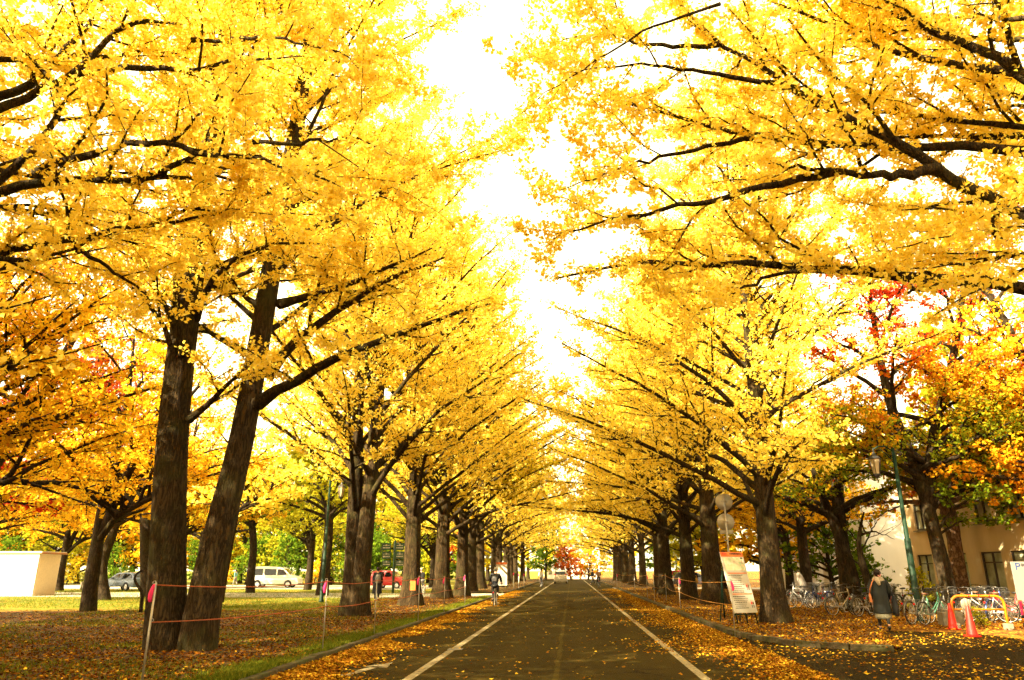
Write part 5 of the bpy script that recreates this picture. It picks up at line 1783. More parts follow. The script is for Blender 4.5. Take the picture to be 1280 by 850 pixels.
# woman walking away in the right foreground
wp = gnd(1107, 789.5, .008)
rz_w = -.25
pose = standing(1.60, .20, .06)
s_ = 1.60 / 1.68
wm = person('person in a long charcoal coat and cream scarf walking away past the bicycles', (wp[0], wp[1], .008), rz_w, 1.6, pose,
            {'legs': 'tights', 'leg_bulk': .86, 'shoes': 'shoe_black', 'hair': 'hair_dark', 'long': False})
m = MB()   # coat: lofted, flaring to the hem
m.loft([ellipse((0, -.01, z), a, b, 20) for z, a, b in [(.47, .235, .18), (.49, .24, .185), (.62, .222, .17), (.84, .20, .155), (1.02, .178, .14), (1.16, .18, .14), (1.27, .19, .135), (1.33, .17, .115), (1.365, .10, .085)]], cap=True)
for sg in (-1, 1):
    S0, E0, W0 = pose['sho_l' if sg < 0 else 'sho_r'], pose['elb_l' if sg < 0 else 'elb_r'], pose['wri_l' if sg < 0 else 'wri_r']
    m.tube([S0 + V3((-.07 * sg, 0, -.02)), S0, (S0 + E0) / 2 + V3((.03 * sg, 0, 0)), E0 + V3((.02 * sg, 0, 0)), W0 + (E0 - W0) * .1], [.07, .074, .07, .062, .052], 12)
m.build('coat', 'coat_grey', wm)
m = MB()
m.loft([ellipse((0, -.01, z), a, b, 20) for z, a, b in [(.33, .19, .15), (.38, .21, .165), (.47, .20, .155), (.60, .17, .14)]])
m.build('skirt', 'skirt_sage', wm)
m = MB()
for dz, rr, tk in ((1.335, .12, .045), (1.37, .105, .042), (1.40, .092, .034)):
    m.ring((0, -.005, dz), (1, 0, 0), (0, .85, 0.08), rr, tk, 22, 8)
m.tube([(-.05, -.10, 1.37), (-.02, -.15, 1.28), (0, -.165, 1.20)], [.06, .055, .03], 8)
m.build('scarf', 'scarf_cream', wm)
m = MB()
m.ball((.0, -.11, 1.53), (.065, .05, .06), 12, 8)
m.build('hair_bun', 'hair_dark', wm)
m = MB()
m.ring((.035, -.11, 1.47), (1, 0, 0), (0, .3, .9), .035, .014, 16, 6)
m.build('hair_tie', 'hair_pink', wm)
def rel(p, base, rz):
    c, s = math.cos(rz), math.sin(rz)
    return (base[0] + p[0] * c - p[1] * s, base[1] + p[0] * s + p[1] * c, base[2] + p[2])
bg_ = thing('shoulder_bag', 'small tan leather bag hanging at the left side of the walking woman', 'bag', rel((-.27, -.06, .86), (wp[0], wp[1], .008), rz_w), rz_w)
m = MB()
m.loft([[(-.035, -.09, -.10), (.035, -.09, -.10), (.035, .09, -.10), (-.035, .09, -.10)], [(-.03, -.06, .03), (.03, -.06, .03), (.03, .06, .03), (-.03, .06, .03)],
        [(-.015, -.02, .13), (.015, -.02, .13), (.015, .02, .13), (-.015, .02, .13)]], smooth=False)
m.build('pouch', 'leather_tan', bg_)
m = MB()
m.tube([(0, -.01, .12), (.02, -.08, .25), (.09, -.10, .42), (.16, -.06, .505), (.17, .03, .51)], .013, 6)
m.build('strap', 'leather_tan', bg_)
tb = thing('tote_bag', 'large black bag carried at the right side of the walking woman', 'bag', rel((.33, .02, .62), (wp[0], wp[1], .008), rz_w), rz_w)
m = MB()
m.loft([ellipse((0, 0, z), a, b, 16) for z, a, b in [(-.22, .05, .14), (-.2, .075, .18), (-.02, .085, .20), (.2, .07, .17), (.3, .04, .13)]])
m.build('sack', 'coat_black', tb)
m = MB()
m.tube([(-.02, -.1, .28), (-.06, -.06, .42), (-.09, .08, .47), (-.04, .12, .38), (-.02, .1, .28)], .016, 6)
m.build('strap', 'coat_black', tb)

# cyclist on the left lane
cp = gnd(618.5, 757.5, .004)
rd = person('person in a dark jacket with a backpack riding a bicycle away along the left gutter', (cp[0], cp[1], .004), 0.0, 1.7, riding(),
            {'top': 'navy_cloth', 'legs': 'coat_black', 'shoes': 'shoe_black', 'hair': 'hair_grey'})
def carried(label, loc, mat):
    t = thing('backpack', label, 'backpack', loc)
    m = MB()
    m.loft([ellipse((0, 0, z), a, b, 14) for z, a, b in [(-.22, .10, .05), (-.2, .14, .08), (0, .15, .10), (.16, .13, .08), (.22, .07, .04)]])
    m.build('sack', mat, t)
    m = MB()
    for s in (-1, 1):
        m.tube([(.08 * s, .05, -.15), (.12 * s, .14, 0), (.11 * s, .2, .14), (.08 * s, .1, .2)], .012, 6)
    m.build('strap', 'black_plastic', t)
    m = MB()
    m.box((0, -.1, -.06), (.2, .04, .16), None, .015)
    m.build('pocket', mat, t)
    return t
carried('dark grey backpack worn by the cyclist in the left gutter', (cp[0], cp[1] - .06, 1.24), 'dark_grey')
b_ = make_bike('bicycle', 'black bicycle ridden along the left gutter by the person with a backpack', 'bike_black', False, True)
b_.location = (cp[0], cp[1] - .38, .004)
b_.rotation_euler = (0, 0, PI / 2)
b_['group'] = 'bicycles being ridden'
# cyclist beyond the orange tagged trunk
q = gnd(527, 744, .02)
person('person riding a bicycle behind the trunk with the orange tag', (q[0], q[1], .02), .5, 1.7, riding(), {'top': 'coat_black', 'legs': 'grey_cloth', 'shoes': 'shoe_black', 'hair': 'hair_grey'})
b_ = copy_tree(b_)
b_.location = (q[0] + .38 * math.sin(.5), q[1] - .38 * math.cos(.5), .02)
b_.rotation_euler = (0, 0, PI / 2 + .5)
b_['label'] = 'bicycle ridden behind the trunk with the orange tag'
# far cyclists
for px, py, lab, lab2, top, legs in [(677, 735, 'distant cyclist in a white top near the left edge of the road', 'bicycle of the distant white topped rider on the left', 'white_cloth', 'grey_cloth'),
                                     (748.5, 734.5, 'distant cyclist in a brown jacket near the right edge of the road', 'bicycle of the distant brown jacketed rider on the right', 'brown_cloth', 'coat_black')]:
    q = gnd(px, py, .004)
    person(lab, (q[0], q[1], .004), PI if top == 'white_cloth' else 0, 1.7, riding(), {'top': top, 'legs': legs, 'shoes': 'shoe_black', 'hair': 'hair_dark'})
    b_ = copy_tree(b_)
    sg = -1 if top == 'white_cloth' else 1
    b_.location = (q[0], q[1] - .38 * sg, .004)
    b_.rotation_euler = (0, 0, PI / 2 * sg)
    b_['label'] = lab2
# pedestrians
q = gnd(470.5, 752.5, .03)
pd = person('person in a long navy coat with a grey bag walking behind the split trunk', (q[0], q[1], .03), .1, 1.75, standing(1.72, .12, .05),
            {'top': 'navy_cloth', 'legs': 'coat_black', 'leg_bulk': .95, 'shoes': 'shoe_black', 'hair': 'hair_dark'})
m = MB()
m.loft([ellipse((0, 0, z), a, b, 18) for z, a, b in [(.42, .26, .20), (.44, .262, .2), (.75, .235, .175), (1.0, .215, .16), (1.22, .21, .15), (1.36, .12, .10)]])
m.build('coat', 'navy_cloth', pd)
carried('grey rucksack worn by the person in the long navy coat', (q[0] + .08, q[1] - .2, 1.18), 'grey_cloth')
q = gnd(869.5, 742.5, .03)
person('person in black standing between right hand trunks with a yellow bag', (q[0], q[1], .03), .3, 1.7, standing(1.7, .05, .03), {'top': 'coat_black', 'legs': 'grey_cloth', 'shoes': 'shoe_black', 'hair': 'hair_dark'})
yb = thing('tote_bag', 'yellow bag held by the person in black between the right hand trunks', 'bag', (q[0] + .02, q[1] - .24, .95))
m = MB()
m.loft([ellipse((0, 0, z), a, b, 14) for z, a, b in [(-.2, .1, .05), (-.17, .17, .09), (.02, .19, .10), (.16, .14, .06)]])
m.build('sack', 'yellow_cloth', yb)
m = MB()
m.tube([(-.1, 0, .14), (-.08, .06, .3), (.08, .06, .3), (.1, 0, .14)], .012, 6)
m.build('strap', 'yellow_cloth', yb)
q = gnd(741, 731.5, .004)
person('distant person in dark clothes walking across the far end of the road', (q[0], q[1], .004), -1.2, 1.7, standing(1.7, .3, .15), {'top': 'coat_black', 'legs': 'coat_black', 'shoes': 'shoe_black', 'hair': 'hair_dark'})
q = gnd(293.5, 732.5, .01)
person('small distant person in teal walking behind the thin leaning tree', (q[0], q[1], .01), 1.2, 1.65, standing(1.65, .2, .1), {'top': 'teal_cloth', 'legs': 'grey_cloth', 'shoes': 'shoe_black', 'hair': 'hair_dark'})

# ================================================================ STREET FURNITURE
# info board
BD = {'c': V3((5.0047, 23.5, 1.27)), 'w': .888, 'h': 1.785, 'a': .535, 'b': -.240}
ib = thing('info_board', 'leaning notice board with orange header and printed map at the foot of the right ginkgo', 'notice board', (5.0047, 23.5, .06), BD['a'])
tilt = Matrix.Rotation(BD['b'], 3, 'X')
def onb(x, z, y=0.0):
    v = tilt @ Vector((x, y, z))
    return (v.x, v.y, v.z + 1.21)
w2, h2 = BD['w'] / 2, BD['h'] / 2
m = MB()
m.box(onb(0, 0), (BD['w'], .03, BD['h']), tilt, .004)
m.build('panel', 'sign_white', ib)
m = MB()
m.box(onb(0, h2 - .075, -.017), (BD['w'] - .004, .006, .145), tilt)
hd = m.build('header', 'sign_orange', ib)
rg = np.random.default_rng(9)
m = MB()
for x0, x1, hh in ((-.37, -.33, .05), (-.31, -.27, .05), (-.25, -.20, .04)):
    m.box(onb((x0 + x1) / 2, h2 - .06, -.0225), (x1 - x0, .003, hh), tilt)
m.build('header_mark', 'sign_red', hd)
m = MB()
for k in range(13):
    x = -.09 + k * .037
    m.box(onb(x, h2 - .06, -.0225), (.024, .003, .045), tilt)
    m.box(onb(x + .004, h2 - .055, -.0225), (.031, .003, .010), tilt)
m.build('header_text', 'sign_ink', hd)
m = MB()
m.box(onb(.02, h2 - .36, -.017), (.76, .006, .40), tilt)
m.build('map', 'printed_map', ib)
m = MB()
for z in (h2 - .64, h2 - 1.25):
    m.box(onb(.03, z, -.017), (.76, .006, .03), tilt)
m.build('orange_rule', 'sign_orange', ib)
m = MB()
for z0, z1 in ((h2 - .70, h2 - 1.2), (h2 - 1.32, h2 - 1.7)):
    z = z0
    k = 0
    while z > z1:
        x = -.36 + .04 * (k % 2)
        xe = rg.uniform(.05, .2)
        while x < xe:
            l_ = rg.uniform(.02, .07)
            m.box(onb(x + l_ / 2, z, -.017), (l_, .006, .013 if k % 3 else .02), tilt)
            x += l_ + .015
        z -= .055
        k += 1
m.box(onb(.34, h2 - .19, -.021), (.09, .004, .04), tilt)
m.build('printed_text', 'sign_ink', ib)
m = MB()
for cx_, cz_, s in ((.31, h2 - 1.05, 1.0), (.33, h2 - 1.55, 1.2)):
    for dx in (-.03, .035):
        m.mat('skin')
        m.box(onb(cx_ + dx, cz_ + .09 * s, -.017), (.035, .006, .035), tilt)
        m.mat('sign_red' if dx < 0 else 'brown_cloth')
        m.box(onb(cx_ + dx, cz_ + .03 * s, -.017), (.05, .006, .075), tilt)
        m.mat('grey_cloth')
        m.box(onb(cx_ + dx, cz_ - .05 * s, -.017), (.035, .006, .08), tilt)
m.build('illustration', None, ib)
m = MB()
for x in (-.38, 0, .38):
    m.tube([onb(x, h2 - .4, .03), onb(x, -h2 - .36, .03)], .02, 6)
m.tube([(-.38, .5, .0), onb(-.38, .6, .04)], .02, 6).tube([(.38, .5, .0), onb(.38, .6, .04)], .02, 6)
m.tube([onb(-.4, -h2 - .03, .05), onb(.4, -h2 - .03, .05)], .018, 6)
m.build('stand', 'green_metal', ib)
gp = gnd(906, 775, .06)
t = thing('green_post', 'slim green post just left of the leaning notice board', 'post', gp)
m = MB()
m.tube([(0, 0, -.05), (0, 0, 1.32)], .03, 8)
m.build('post', 'green_metal', t)
m = MB()
m.ball((0, 0, 1.33), .038, 10, 6)
m.build('cap', 'green_metal', t)
# round signs from behind
gs = gnd(918, 773, .05)
Ys = gs[1]
rs = thing('road_sign_post', 'two round traffic signs seen from behind on one grey pole above the notice board', 'sign', gs)
def lz(px, py):
    q = at(px, py, Ys)
    return q - gs
tpz = lz(904.5, 611)
m = MB()
m.tube([(0, 0, -.1), (0, 0, float(tpz[2]))], .035, 10)
m.build('pole', 'stake_metal', rs)
for px, py in ((904.8, 627), (907.3, 652.5)):
    q = lz(px, py)
    m = MB()
    m.loft([[(.30 * r_ * math.cos(a), dy, q[2] + .30 * r_ * math.sin(a)) for a in np.linspace(0, 2 * PI, 32, False)] for r_, dy in ((1, .052), (1, .06), (.97, .064))])
    dsk = m.build('sign_disc', 'sign_back', rs)
    m = MB()
    m.box((0, .042, q[2]), (.24, .014, .05)).box((0, -.03, q[2]), (.1, .02, .05))
    m.build('bracket', 'stake_metal', dsk)
q = lz(908, 665)
m = MB()
m.box((0, .055, q[2]), (.46, .012, .13), None, .004)
m.build('sign_plate', 'sign_back', rs)

# white parking notice at the right edge
pn = thing('parking_notice', 'white parking notice with a blue P cut by the right edge of the picture', 'notice board', (*gnd(1290, 795, .0)[:2], 0), -.15)
Yp = pn.location.y
q0 = at(1262, 702, Yp)
m = MB()
wz0, wz1 = at(1270, 752, Yp)[2], at(1264, 702, Yp)[2]
x0 = q0[0] - pn.location.x
m.box((x0 + .62, 0, (wz0 + wz1) / 2), (1.2, .03, wz1 - wz0), None, .005)
m.build('panel', 'notice_panel', pn)
m = MB()
for xx in (x0 + .28, x0 + 1.0):
    m.tube([(xx, .035, -.05), (xx, .035, wz1 - .05)], .025, 8)
m.build('leg', 'stake_metal', pn)
def text_mesh(name, body, size, mat, parent, loc, rot):
    cu = bpy.data.curves.new(name, 'FONT')
    cu.body, cu.size, cu.extrude = body, size, .002
    cu.align_x, cu.align_y = 'CENTER', 'CENTER'
    o = bpy.data.objects.new('tmp', cu)
    COL.objects.link(o)
    dg = bpy.context.evaluated_depsgraph_get()
    me = bpy.data.meshes.new_from_object(o.evaluated_get(dg))
    bpy.data.objects.remove(o)
    me.materials.clear()
    me.materials.append(MATS[mat])
    b = link(name, me, parent, loc)
    b.rotation_euler = rot
    return b
text_mesh('parking_letter', 'P', .26, 'sign_blue', pn, (x0 + .17, -.018, wz1 - .13), (PI / 2, 0, 0))
m = MB()
for k in range(6):
    xk = x0 + .30 + k * .12
    m.box((xk, -.017, wz1 - .1), (.085, .006, .015)).box((xk, -.017, wz1 - .065), (.07, .006, .015)).box((xk - .02, -.017, wz1 - .085), (.016, .006, .08)).box((xk + .025, -.017, wz1 - .09), (.016, .006, .07))
for z in (.62, .70, .84):
    for k in range(9):
        m.box((x0 + .42 + k * .08, -.017, wz1 - z), (.05, .006, .02))
for a, b_2, c_, d_ in ((.36, .37, .18, .52), (1.05, 1.06, .18, .52)):
    m.box((x0 + (a + b_2) / 2, -.017, wz1 - (c_ + d_) / 2), (.012, .006, d_ - c_))
m.box((x0 + .705, -.017, wz1 - .18), (.68, .006, .012)).box((x0 + .705, -.017, wz1 - .52), (.68, .006, .012))
PT = m.build('printed_text', 'sign_ink', pn)
m = MB()
for z in (.58, .77):
    m.box((x0 + .7, -.0175, wz1 - z), (.72, .006, .02))
m.build('red_rule', 'sign_red', pn)
# yellow/black pole near it
st = gnd(1286, 806, .0)
t = thing('striped_post', 'post with yellow and black stripes and a pink ribbon at the right edge', 'post', st)
m = MB()
zt_ = at(1277, 750, st[1])[2]
nst = 10
for k in range(nst):
    m.mat('barrier_yellow' if k % 2 else 'black_plastic')
    m.tube([(0, 0, -.02 + (zt_ + .02) * k / nst), (0, 0, -.02 + (zt_ + .02) * (k + 1) / nst)], .035, 10)
m.build('post', None, t)
m = MB()
m.loft([[(-.06, -.045, zt_ - .32), (-.02, -.05, zt_ - .32), (-.02, -.06, zt_ - .32), (-.06, -.055, zt_ - .32)], [(-.05, -.04, zt_ - .03), (.0, -.045, zt_ - .02), (.0, -.06, zt_ - .02), (-.05, -.05, zt_ - .03)]], smooth=False)
m.build('ribbon', 'pink_ribbon', t)
# small round red sign on the wall
q = at(1230, 711, 28.6)
t = thing('no_parking_sign', 'small round red sign on a bracket between the ground floor windows', 'sign', (16.28, 28.0, 0))
zc_ = at(1230, 711, 28)[2]
m = MB()
m.loft([[(e, r_ * math.cos(a), zc_ + 1.15 * r_ * math.sin(a)) for a in np.linspace(0, 2 * PI, 24, False)] for e, r_ in ((0, .2), (-.02, .2), (-.024, .19))])
m.build('disc', 'sign_red', t)
m = MB()
m.box((-.028, 0, zc_), (.006, .24, .05))
m.build('white_bar', 'sign_white', t)
m = MB()
m.tube([(.02, 0, -.02), (.02, 0, zc_ + .1)], .02, 8)
m.build('post', 'stake_metal', t)

# traffic cones
def cone(label, px, py):
    t = thing('traffic_cone', label, 'traffic cone', gnd(px, py, .004), .2, 'red traffic cones by the barrier')
    m = MB()
    m.loft([ellipse((0, 0, z), r_, r_, 22) for z, r_ in ((.03, .135), (.06, .125), (.4, .078), (.68, .038), (.70, .03))])
    m.build('body', 'cone_red', t)
    m = MB()
    m.box((0, 0, .018), (.29, .29, .036), None, .012)
    m.build('base', 'cone_red', t)
    return t
cone('red traffic cone left, beside the hanging white umbrella', 1192, 787)
c2 = cone('red traffic cone nearer the camera, under the middle of the yellow barrier', 1216, 796)
c2.scale = (1, 1, 1.05)
# yellow arch barrier
bp = gnd(1195, 787, .004)
Yb = bp[1]
ba = thing('arch_barrier', 'yellow tubular arch barrier with red bands in front of the bicycles', 'barrier', (bp[0], bp[1], .004))
def bl(px, py, Y=Yb):
    return at(px, py, Y) - np.array([bp[0], bp[1], .004])
xl, xr = 0.0, float(bl(1258, 770)[0])
zt_ = float(bl(1225, 745)[2])
m = MB()
r_ = .22
arc = [(xl, 0, .0), (xl, 0, zt_ - r_)] + [(xl + r_ - r_ * math.cos(a), 0, zt_ - r_ + r_ * math.sin(a)) for a in np.linspace(.2, PI / 2, 6)] + \
      [(xr - r_ + r_ * math.sin(a), 0, zt_ - r_ + r_ * math.cos(a)) for a in np.linspace(0, PI / 2 - .2, 6)] + [(xr, 0, zt_ - r_), (xr, 0, 0)]
m.tube(arc, .036, 12)
m.tube([(xl, 0, zt_ * .60), (xr, 0, zt_ * .60)], .028, 10)
m.build('arch', 'barrier_yellow', ba)
m = MB()
for u in (.33, .52, .72):
    m.tube([(xl + (xr - xl) * u, 0, zt_), (xl + (xr - xl) * (u + .025), 0, zt_)], .0385, 12)
m.build('red_band', 'lamp_red', ba)
m = MB()
for x in (xl, xr):
    m = MB()
    m.box((x, 0, .08), (.2, .2, .18), None, .02)
    m.build('footing', 'concrete', ba)
# white umbrella hanging on the barrier
uq = bl(1203, 748)
um = thing('umbrella', 'closed white umbrella hanging from the left end of the yellow barrier', 'umbrella', (bp[0] + float(uq[0]), bp[1] - .05, .004 + zt_ + .06))
m = MB()
m.tube([(-.03, .05, -.09), (-.035, .05, -.02), (0, .05, .015), (.035, .03, -.02), (.04, 0, -.12)], .010, 6)
m.build('handle', 'barrier_yellow', um)
m = MB()
rings = []
for z, rr in ((-.12, .02), (-.18, .11), (-.3, .125), (-.5, .085), (-.72, .03), (-.78, .012)):
    rings.append([(.04 + rr * (1 + .16 * math.cos(8 * a)) * math.cos(a), rr * .7 * (1 + .16 * math.cos(8 * a)) * math.sin(a), z) for a in np.linspace(0, 2 * PI, 32, False)])
m.loft(rings)
m.build('canopy', 'umbrella_white', um)
cb = gnd(1197, 784, .004)
t = MB()
t.box((0, 0, .2), (.6, .4, .4), None, .03).box((0, 0, .43), (.42, .28, .08), None, .02)
o = t.build('concrete_block', 'concrete', None, (cb[0] + .1, cb[1] + .55, .004))
tag(o, 'grey concrete block on the ground behind the left traffic cone', 'block')

# lamp posts
def lamp(label, loc, Hh, armdir):
    t = thing('street_lamp', label, 'street lamp', loc, 0, 'green street lamps')
    m = MB()
    m.tube([(0, 0, -.1), (0, 0, .1), (0, 0, .12), (0, 0, 2.6), (0, 0, 2.62), (0, 0, Hh)], [.13, .13, .105, .10, .075, .055], 14)
    m.build('pole', 'green_metal', t)
    m = MB()
    a = armdir
    m.tube([(0, 0, Hh - .12), (.25 * a, 0, Hh + .06), (.5 * a, 0, Hh + .05), (.66 * a, 0, Hh - .05)], .026, 8)
    m.tube([(0, 0, Hh - .6), (.2 * a, 0, Hh - .25), (.45 * a, 0, Hh - .02)], .016, 6)
    m.build('arm', 'green_metal', t)
    x, z = .66 * a, Hh - .1
    m = MB()
    m.loft([ellipse((x, 0, z - .02), .03, .03, 6), ellipse((x, 0, z - .12), .07, .07, 6), ellipse((x, 0, z - .24), .21, .21, 6), ellipse((x, 0, z - .27), .22, .22, 6)], smooth=False)
    for k in range(6):
        an = PI / 3 * k
        m.tube([(x + .19 * math.cos(an), .19 * math.sin(an), z - .27), (x + .12 * math.cos(an), .12 * math.sin(an), z - .78)], .012, 5)
    m.loft([ellipse((x, 0, z - .78), .13, .13, 6), ellipse((x, 0, z - .82), .13, .13, 6), ellipse((x, 0, z - .92), .03, .03, 6)], smooth=False)
    m.tube([(x, 0, z + .1), (x, 0, z - .04)], .02, 6)
    lf = m.build('lantern', 'black_plastic', t)
    m = MB()
    m.loft([ellipse((x, 0, z - .275), .175, .175, 6), ellipse((x, 0, z - .775), .108, .108, 6)], smooth=False)
    m.build('glass', 'lantern_glass', lf)
    return t
Yl_ = 25.9
lb = at(1149, 768, Yl_)
lamp('green lamp post on the right with a black hexagonal lantern on a short arm', (lb[0], Yl_, 0), float(at(1117, 560, Yl_)[2]), -1)
lq = gnd(401.5, 752.5, .02)
lamp('green lamp post on the left lawn close to the split trunked ginkgo', lq, 6.3, 1)
# direction sign post
dp_ = gnd(491, 741, .02)
Yd_ = dp_[1]
ds = thing('direction_sign', 'dark green direction signpost with six lettered plates left of the orange tagged trunk', 'signpost', dp_)
m = MB()
zt_ = at(491, 676, Yd_)[2]
m.tube([(0, 0, -.1), (0, 0, zt_)], .09, 10)
m.build('post', 'sign_green', ds)
for (x0, x1) in ((477.5, 489), (494.5, 505.5)):
    for (y0, y1) in ((679, 687.5), (689.5, 698.5), (700.5, 707.5)):
        a, b = at(x0, y1, Yd_) - dp_, at(x1, y0, Yd_) - dp_
        m = MB()
        m.box(((a[0] + b[0]) / 2, -.06, (a[2] + b[2]) / 2), (b[0] - a[0], .05, b[2] - a[2]), None, .01)
        pl = m.build('plate', 'sign_green', ds)
        m = MB()
        cxp, czp, hw_ = (a[0] + b[0]) / 2, (a[2] + b[2]) / 2, (b[0] - a[0]) / 2
        m.box((cxp, -.088, czp + .08), (hw_ * 1.5, .008, .035)).box((cxp, -.088, czp + .10), (.10, .008, .13))
        for k in range(5):
            m.box((cxp + (k - 2) * hw_ * .32, -.088, czp - .09), (hw_ * .22, .008, .09))
        m.build('lettering', 'sign_white', pl)
# board far left like the right one
q = gnd(627, 737, .08)
t = thing('info_board', 'far white notice board with orange header behind the cyclist', 'notice board', q, -.2)
m = MB()
m.box((0, 0, 1.25), (.95, .04, 1.85), None, .005)
m.build('panel', 'sign_white', t)
m = MB()
m.box((0, -.024, 2.08), (.94, .008, .17))
m.build('header', 'sign_orange', t)
m = MB()
for k in range(8):
    m.box((-.05, -.024, 1.0 - .08 * k), (.8, .008, .03))
m.build('printed_text', 'sign_ink', t)
m = MB()
for x in (-.45, .45):
    m.tube([(x, .03, -.03), (x, .03, 1.3)], .025, 6)
m.build('leg', 'green_metal', t)
# rope stakes
def stake(label, loc, h, ribbon=True, r=.012, hook=True, group='rope stakes beside the avenue', lean=(0, 0), side=-1):
    t = thing('rope_stake', label, 'stake', loc, 0, group)
    m = MB()
    L = (lean[0] * h, lean[1] * h, h)
    m.tube([(0, 0, -.1), L], r, 8)
    if hook:
        m.ring((L[0] + .02 * side, 0, L[2] - .0), (1, 0, 0), (0, 0, 1), .022, .006, 12, 5)
        m.ring((L[0] * .64 - .02 * side, 0, L[2] * .64), (1, 0, 0), (0, 0, 1), .02, .005, 12, 5)
    m.build('rod', 'stake_metal', t)
    if ribbon:
        m = MB()
        a = r + .002
        m.loft([[(L[0] + x * side, y, L[2] - z) for x, y in ((0, -.02), (.012, -.025), (.012, .02), (0, .02))] if False else
                [(L[0] + side * (w0 + .004), -a - .012, L[2] - z), (L[0] + side * (w0 + ww), -a - .005, L[2] - z), (L[0] + side * (w0 + ww), a + .006, L[2] - z), (L[0] + side * (w0 + .004), a + .01, L[2] - z)]
                for z, w0, ww in ((.02, -.01, .035), (.08, .0, .055), (.15, .015, .06), (.22, .02, .05), (.25, .025, .03))])
        m.build('ribbon', 'pink_ribbon', t)
    return t
LST = [(gnd(176, 862, .11), 1.33), (gnd(403, 813, .12), 1.30), (gnd(467.5, 794, .12), 1.28), (gnd(522.5, 777, .12), 1.30), (gnd(555, 766, .12), 1.25), (gnd(581, 756, .12), 1.28)]
labs = ['nearest metal rope stake with a pink ribbon in front of the twin ginkgo', 'rope stake with pink ribbon standing before the left green lamp post',
        'rope stake without ribbon right of the split trunk', 'rope stake with pink ribbon beside the orange tagged trunk',
        'rope stake with pink ribbon, fifth of the left rope line', 'farthest rope stake of the left line, just left of the cyclist']
for k, ((p, h), lab) in enumerate(zip(LST, labs)):
    stake(lab, p, h, k != 2, .016 if k == 0 else .012)
for px, py, h, lab, thick in [(642, 736.5, 1.3, 'white marker post with a pink top beyond the side pavement, left one of three', .045),
                              (648.5, 735.5, 1.2, 'slim white marker post, middle one of three beyond the side pavement', .03), (655, 734.5, 1.2, 'slim white marker post, right one of three beyond the side pavement', .03)]:
    t = thing('marker_post', lab, 'post', gnd(px, py, .1), 0, 'white marker posts beyond the side pavement')
    m = MB()
    m.tube([(0, 0, -.05), (0, 0, h)], thick, 8)
    m.build('post', 'white_paint', t)
    m = MB()
    m.tube([(0, 0, h - .22), (0, 0, h + .01)], thick + .006, 8)
    m.build('band', 'pink_ribbon', t)
def rope(name, label, pts, sag, mat, r=.008):
    out = []
    for a, b in zip(pts, pts[1:]):
        a, b = V3(a), V3(b)
        for k in range(10):
            u = k / 10
            out.append(a * (1 - u) + b * u - V3((0, 0, sag * 4 * u * (1 - u))))
    out.append(V3(pts[-1]))
    m = MB()
    m.tube(out, r, 6)
    return tag(m.build(name, mat), label, 'rope')
rope('rope', 'upper orange rope strung along the left row of stakes', [p + V3((.02, 0, h - .03)) for p, h in LST], .06, 'orange_rope')
rope('rope', 'lower orange rope sagging along the left row of stakes', [p + V3((.02, 0, h * .62)) for p, h in LST], .05, 'orange_rope')
q = LST[0]
m = MB()
q3, q4 = LST[2][0] * .35 + LST[3][0] * .65, 0
m.box((float(q3[0]) - .35, float(q3[1]), float(q3[2]) + 1.0), (.2, .012, .3), None, .004)
RST = [(gnd(919, 794, .08), 1.28, True), (gnd(850.5, 760.5, .1), 1.2, True), (gnd(833.3, 751, .1), 1.3, False), (gnd(818.5, 752, .1), 1.3, False), (gnd(809.5, 747, .1), 1.25, True), (gnd(793.5, 737, .1), 1.2, False), (gnd(771.5, 738, .1), 1.25, True)]
m.bm.free()
rl = ['metal rope stake with pink ribbon in front of the leaning notice board', 'rope stake with pink ribbon at the kerb left of the slim dark trunk', 'tall grey rope stake before the third right hand trunk',
      'grey rope stake close to the right kerb', 'rope stake with pink ribbon farther along the right kerb', 'thin distant rope stake of the right line', 'most distant rope stake with ribbon of the right line']
for (p, h, rb), lab in zip(RST, rl):
    stake(lab, p, h, rb, side=1)
rope('rope', 'upper yellow rope strung along the right row of stakes', [p + V3((-.02, 0, h - .03)) for p, h, _ in RST], .07, 'yellow_rope')
rope('rope', 'lower yellow rope sagging along the right row of stakes', [p + V3((-.02, 0, h * .55)) for p, h, _ in RST], .09, 'yellow_rope')
# orange tag on the trunk
q = gnd(513, 758, .08)
tq = at(516, 732, float(q[1]) - .58)
m = MB()
m.box((0, 0, 0), (.24, .01, .40), None, .003)
o = m.build('warning_tag', 'sign_orange', None, tuple(tq))
tag(o, 'small orange paper tag fixed to a trunk on the left', 'tag')
# crooked sucker shoot beside the twin ginkgo
Yk = 16.5
sp = pxl([(176, 765), (177, 752), (179, 742), (172, 732), (167, 723), (171, 716), (180, 712)], Yk)
m = MB()
m.tube(list(resample(sp, 22)), list(np.linspace(.045, .022, 22)), 8)
o = m.build('crooked_branch', 'maple_bark')
tag(o, 'crooked bare shoot curling up beside the left trunk of the twin ginkgo', 'branch')
# little wooden posts on the lawn in front of the silver car
for k, (px, py, lab) in enumerate([(131, 737.5, 'short white post left of the silver car'), (101, 737, 'short white post right of the straw coloured shrub')]):
    m = MB()
    m.tube([(0, 0, -.05), (0, 0, .62), (0, 0, .66)], [.09, .09, .05], 8)
    o = m.build('bollard', 'concrete', None, gnd(px, py, .01))
    tag(o, lab, 'bollard', 'short posts on the lawn edge')

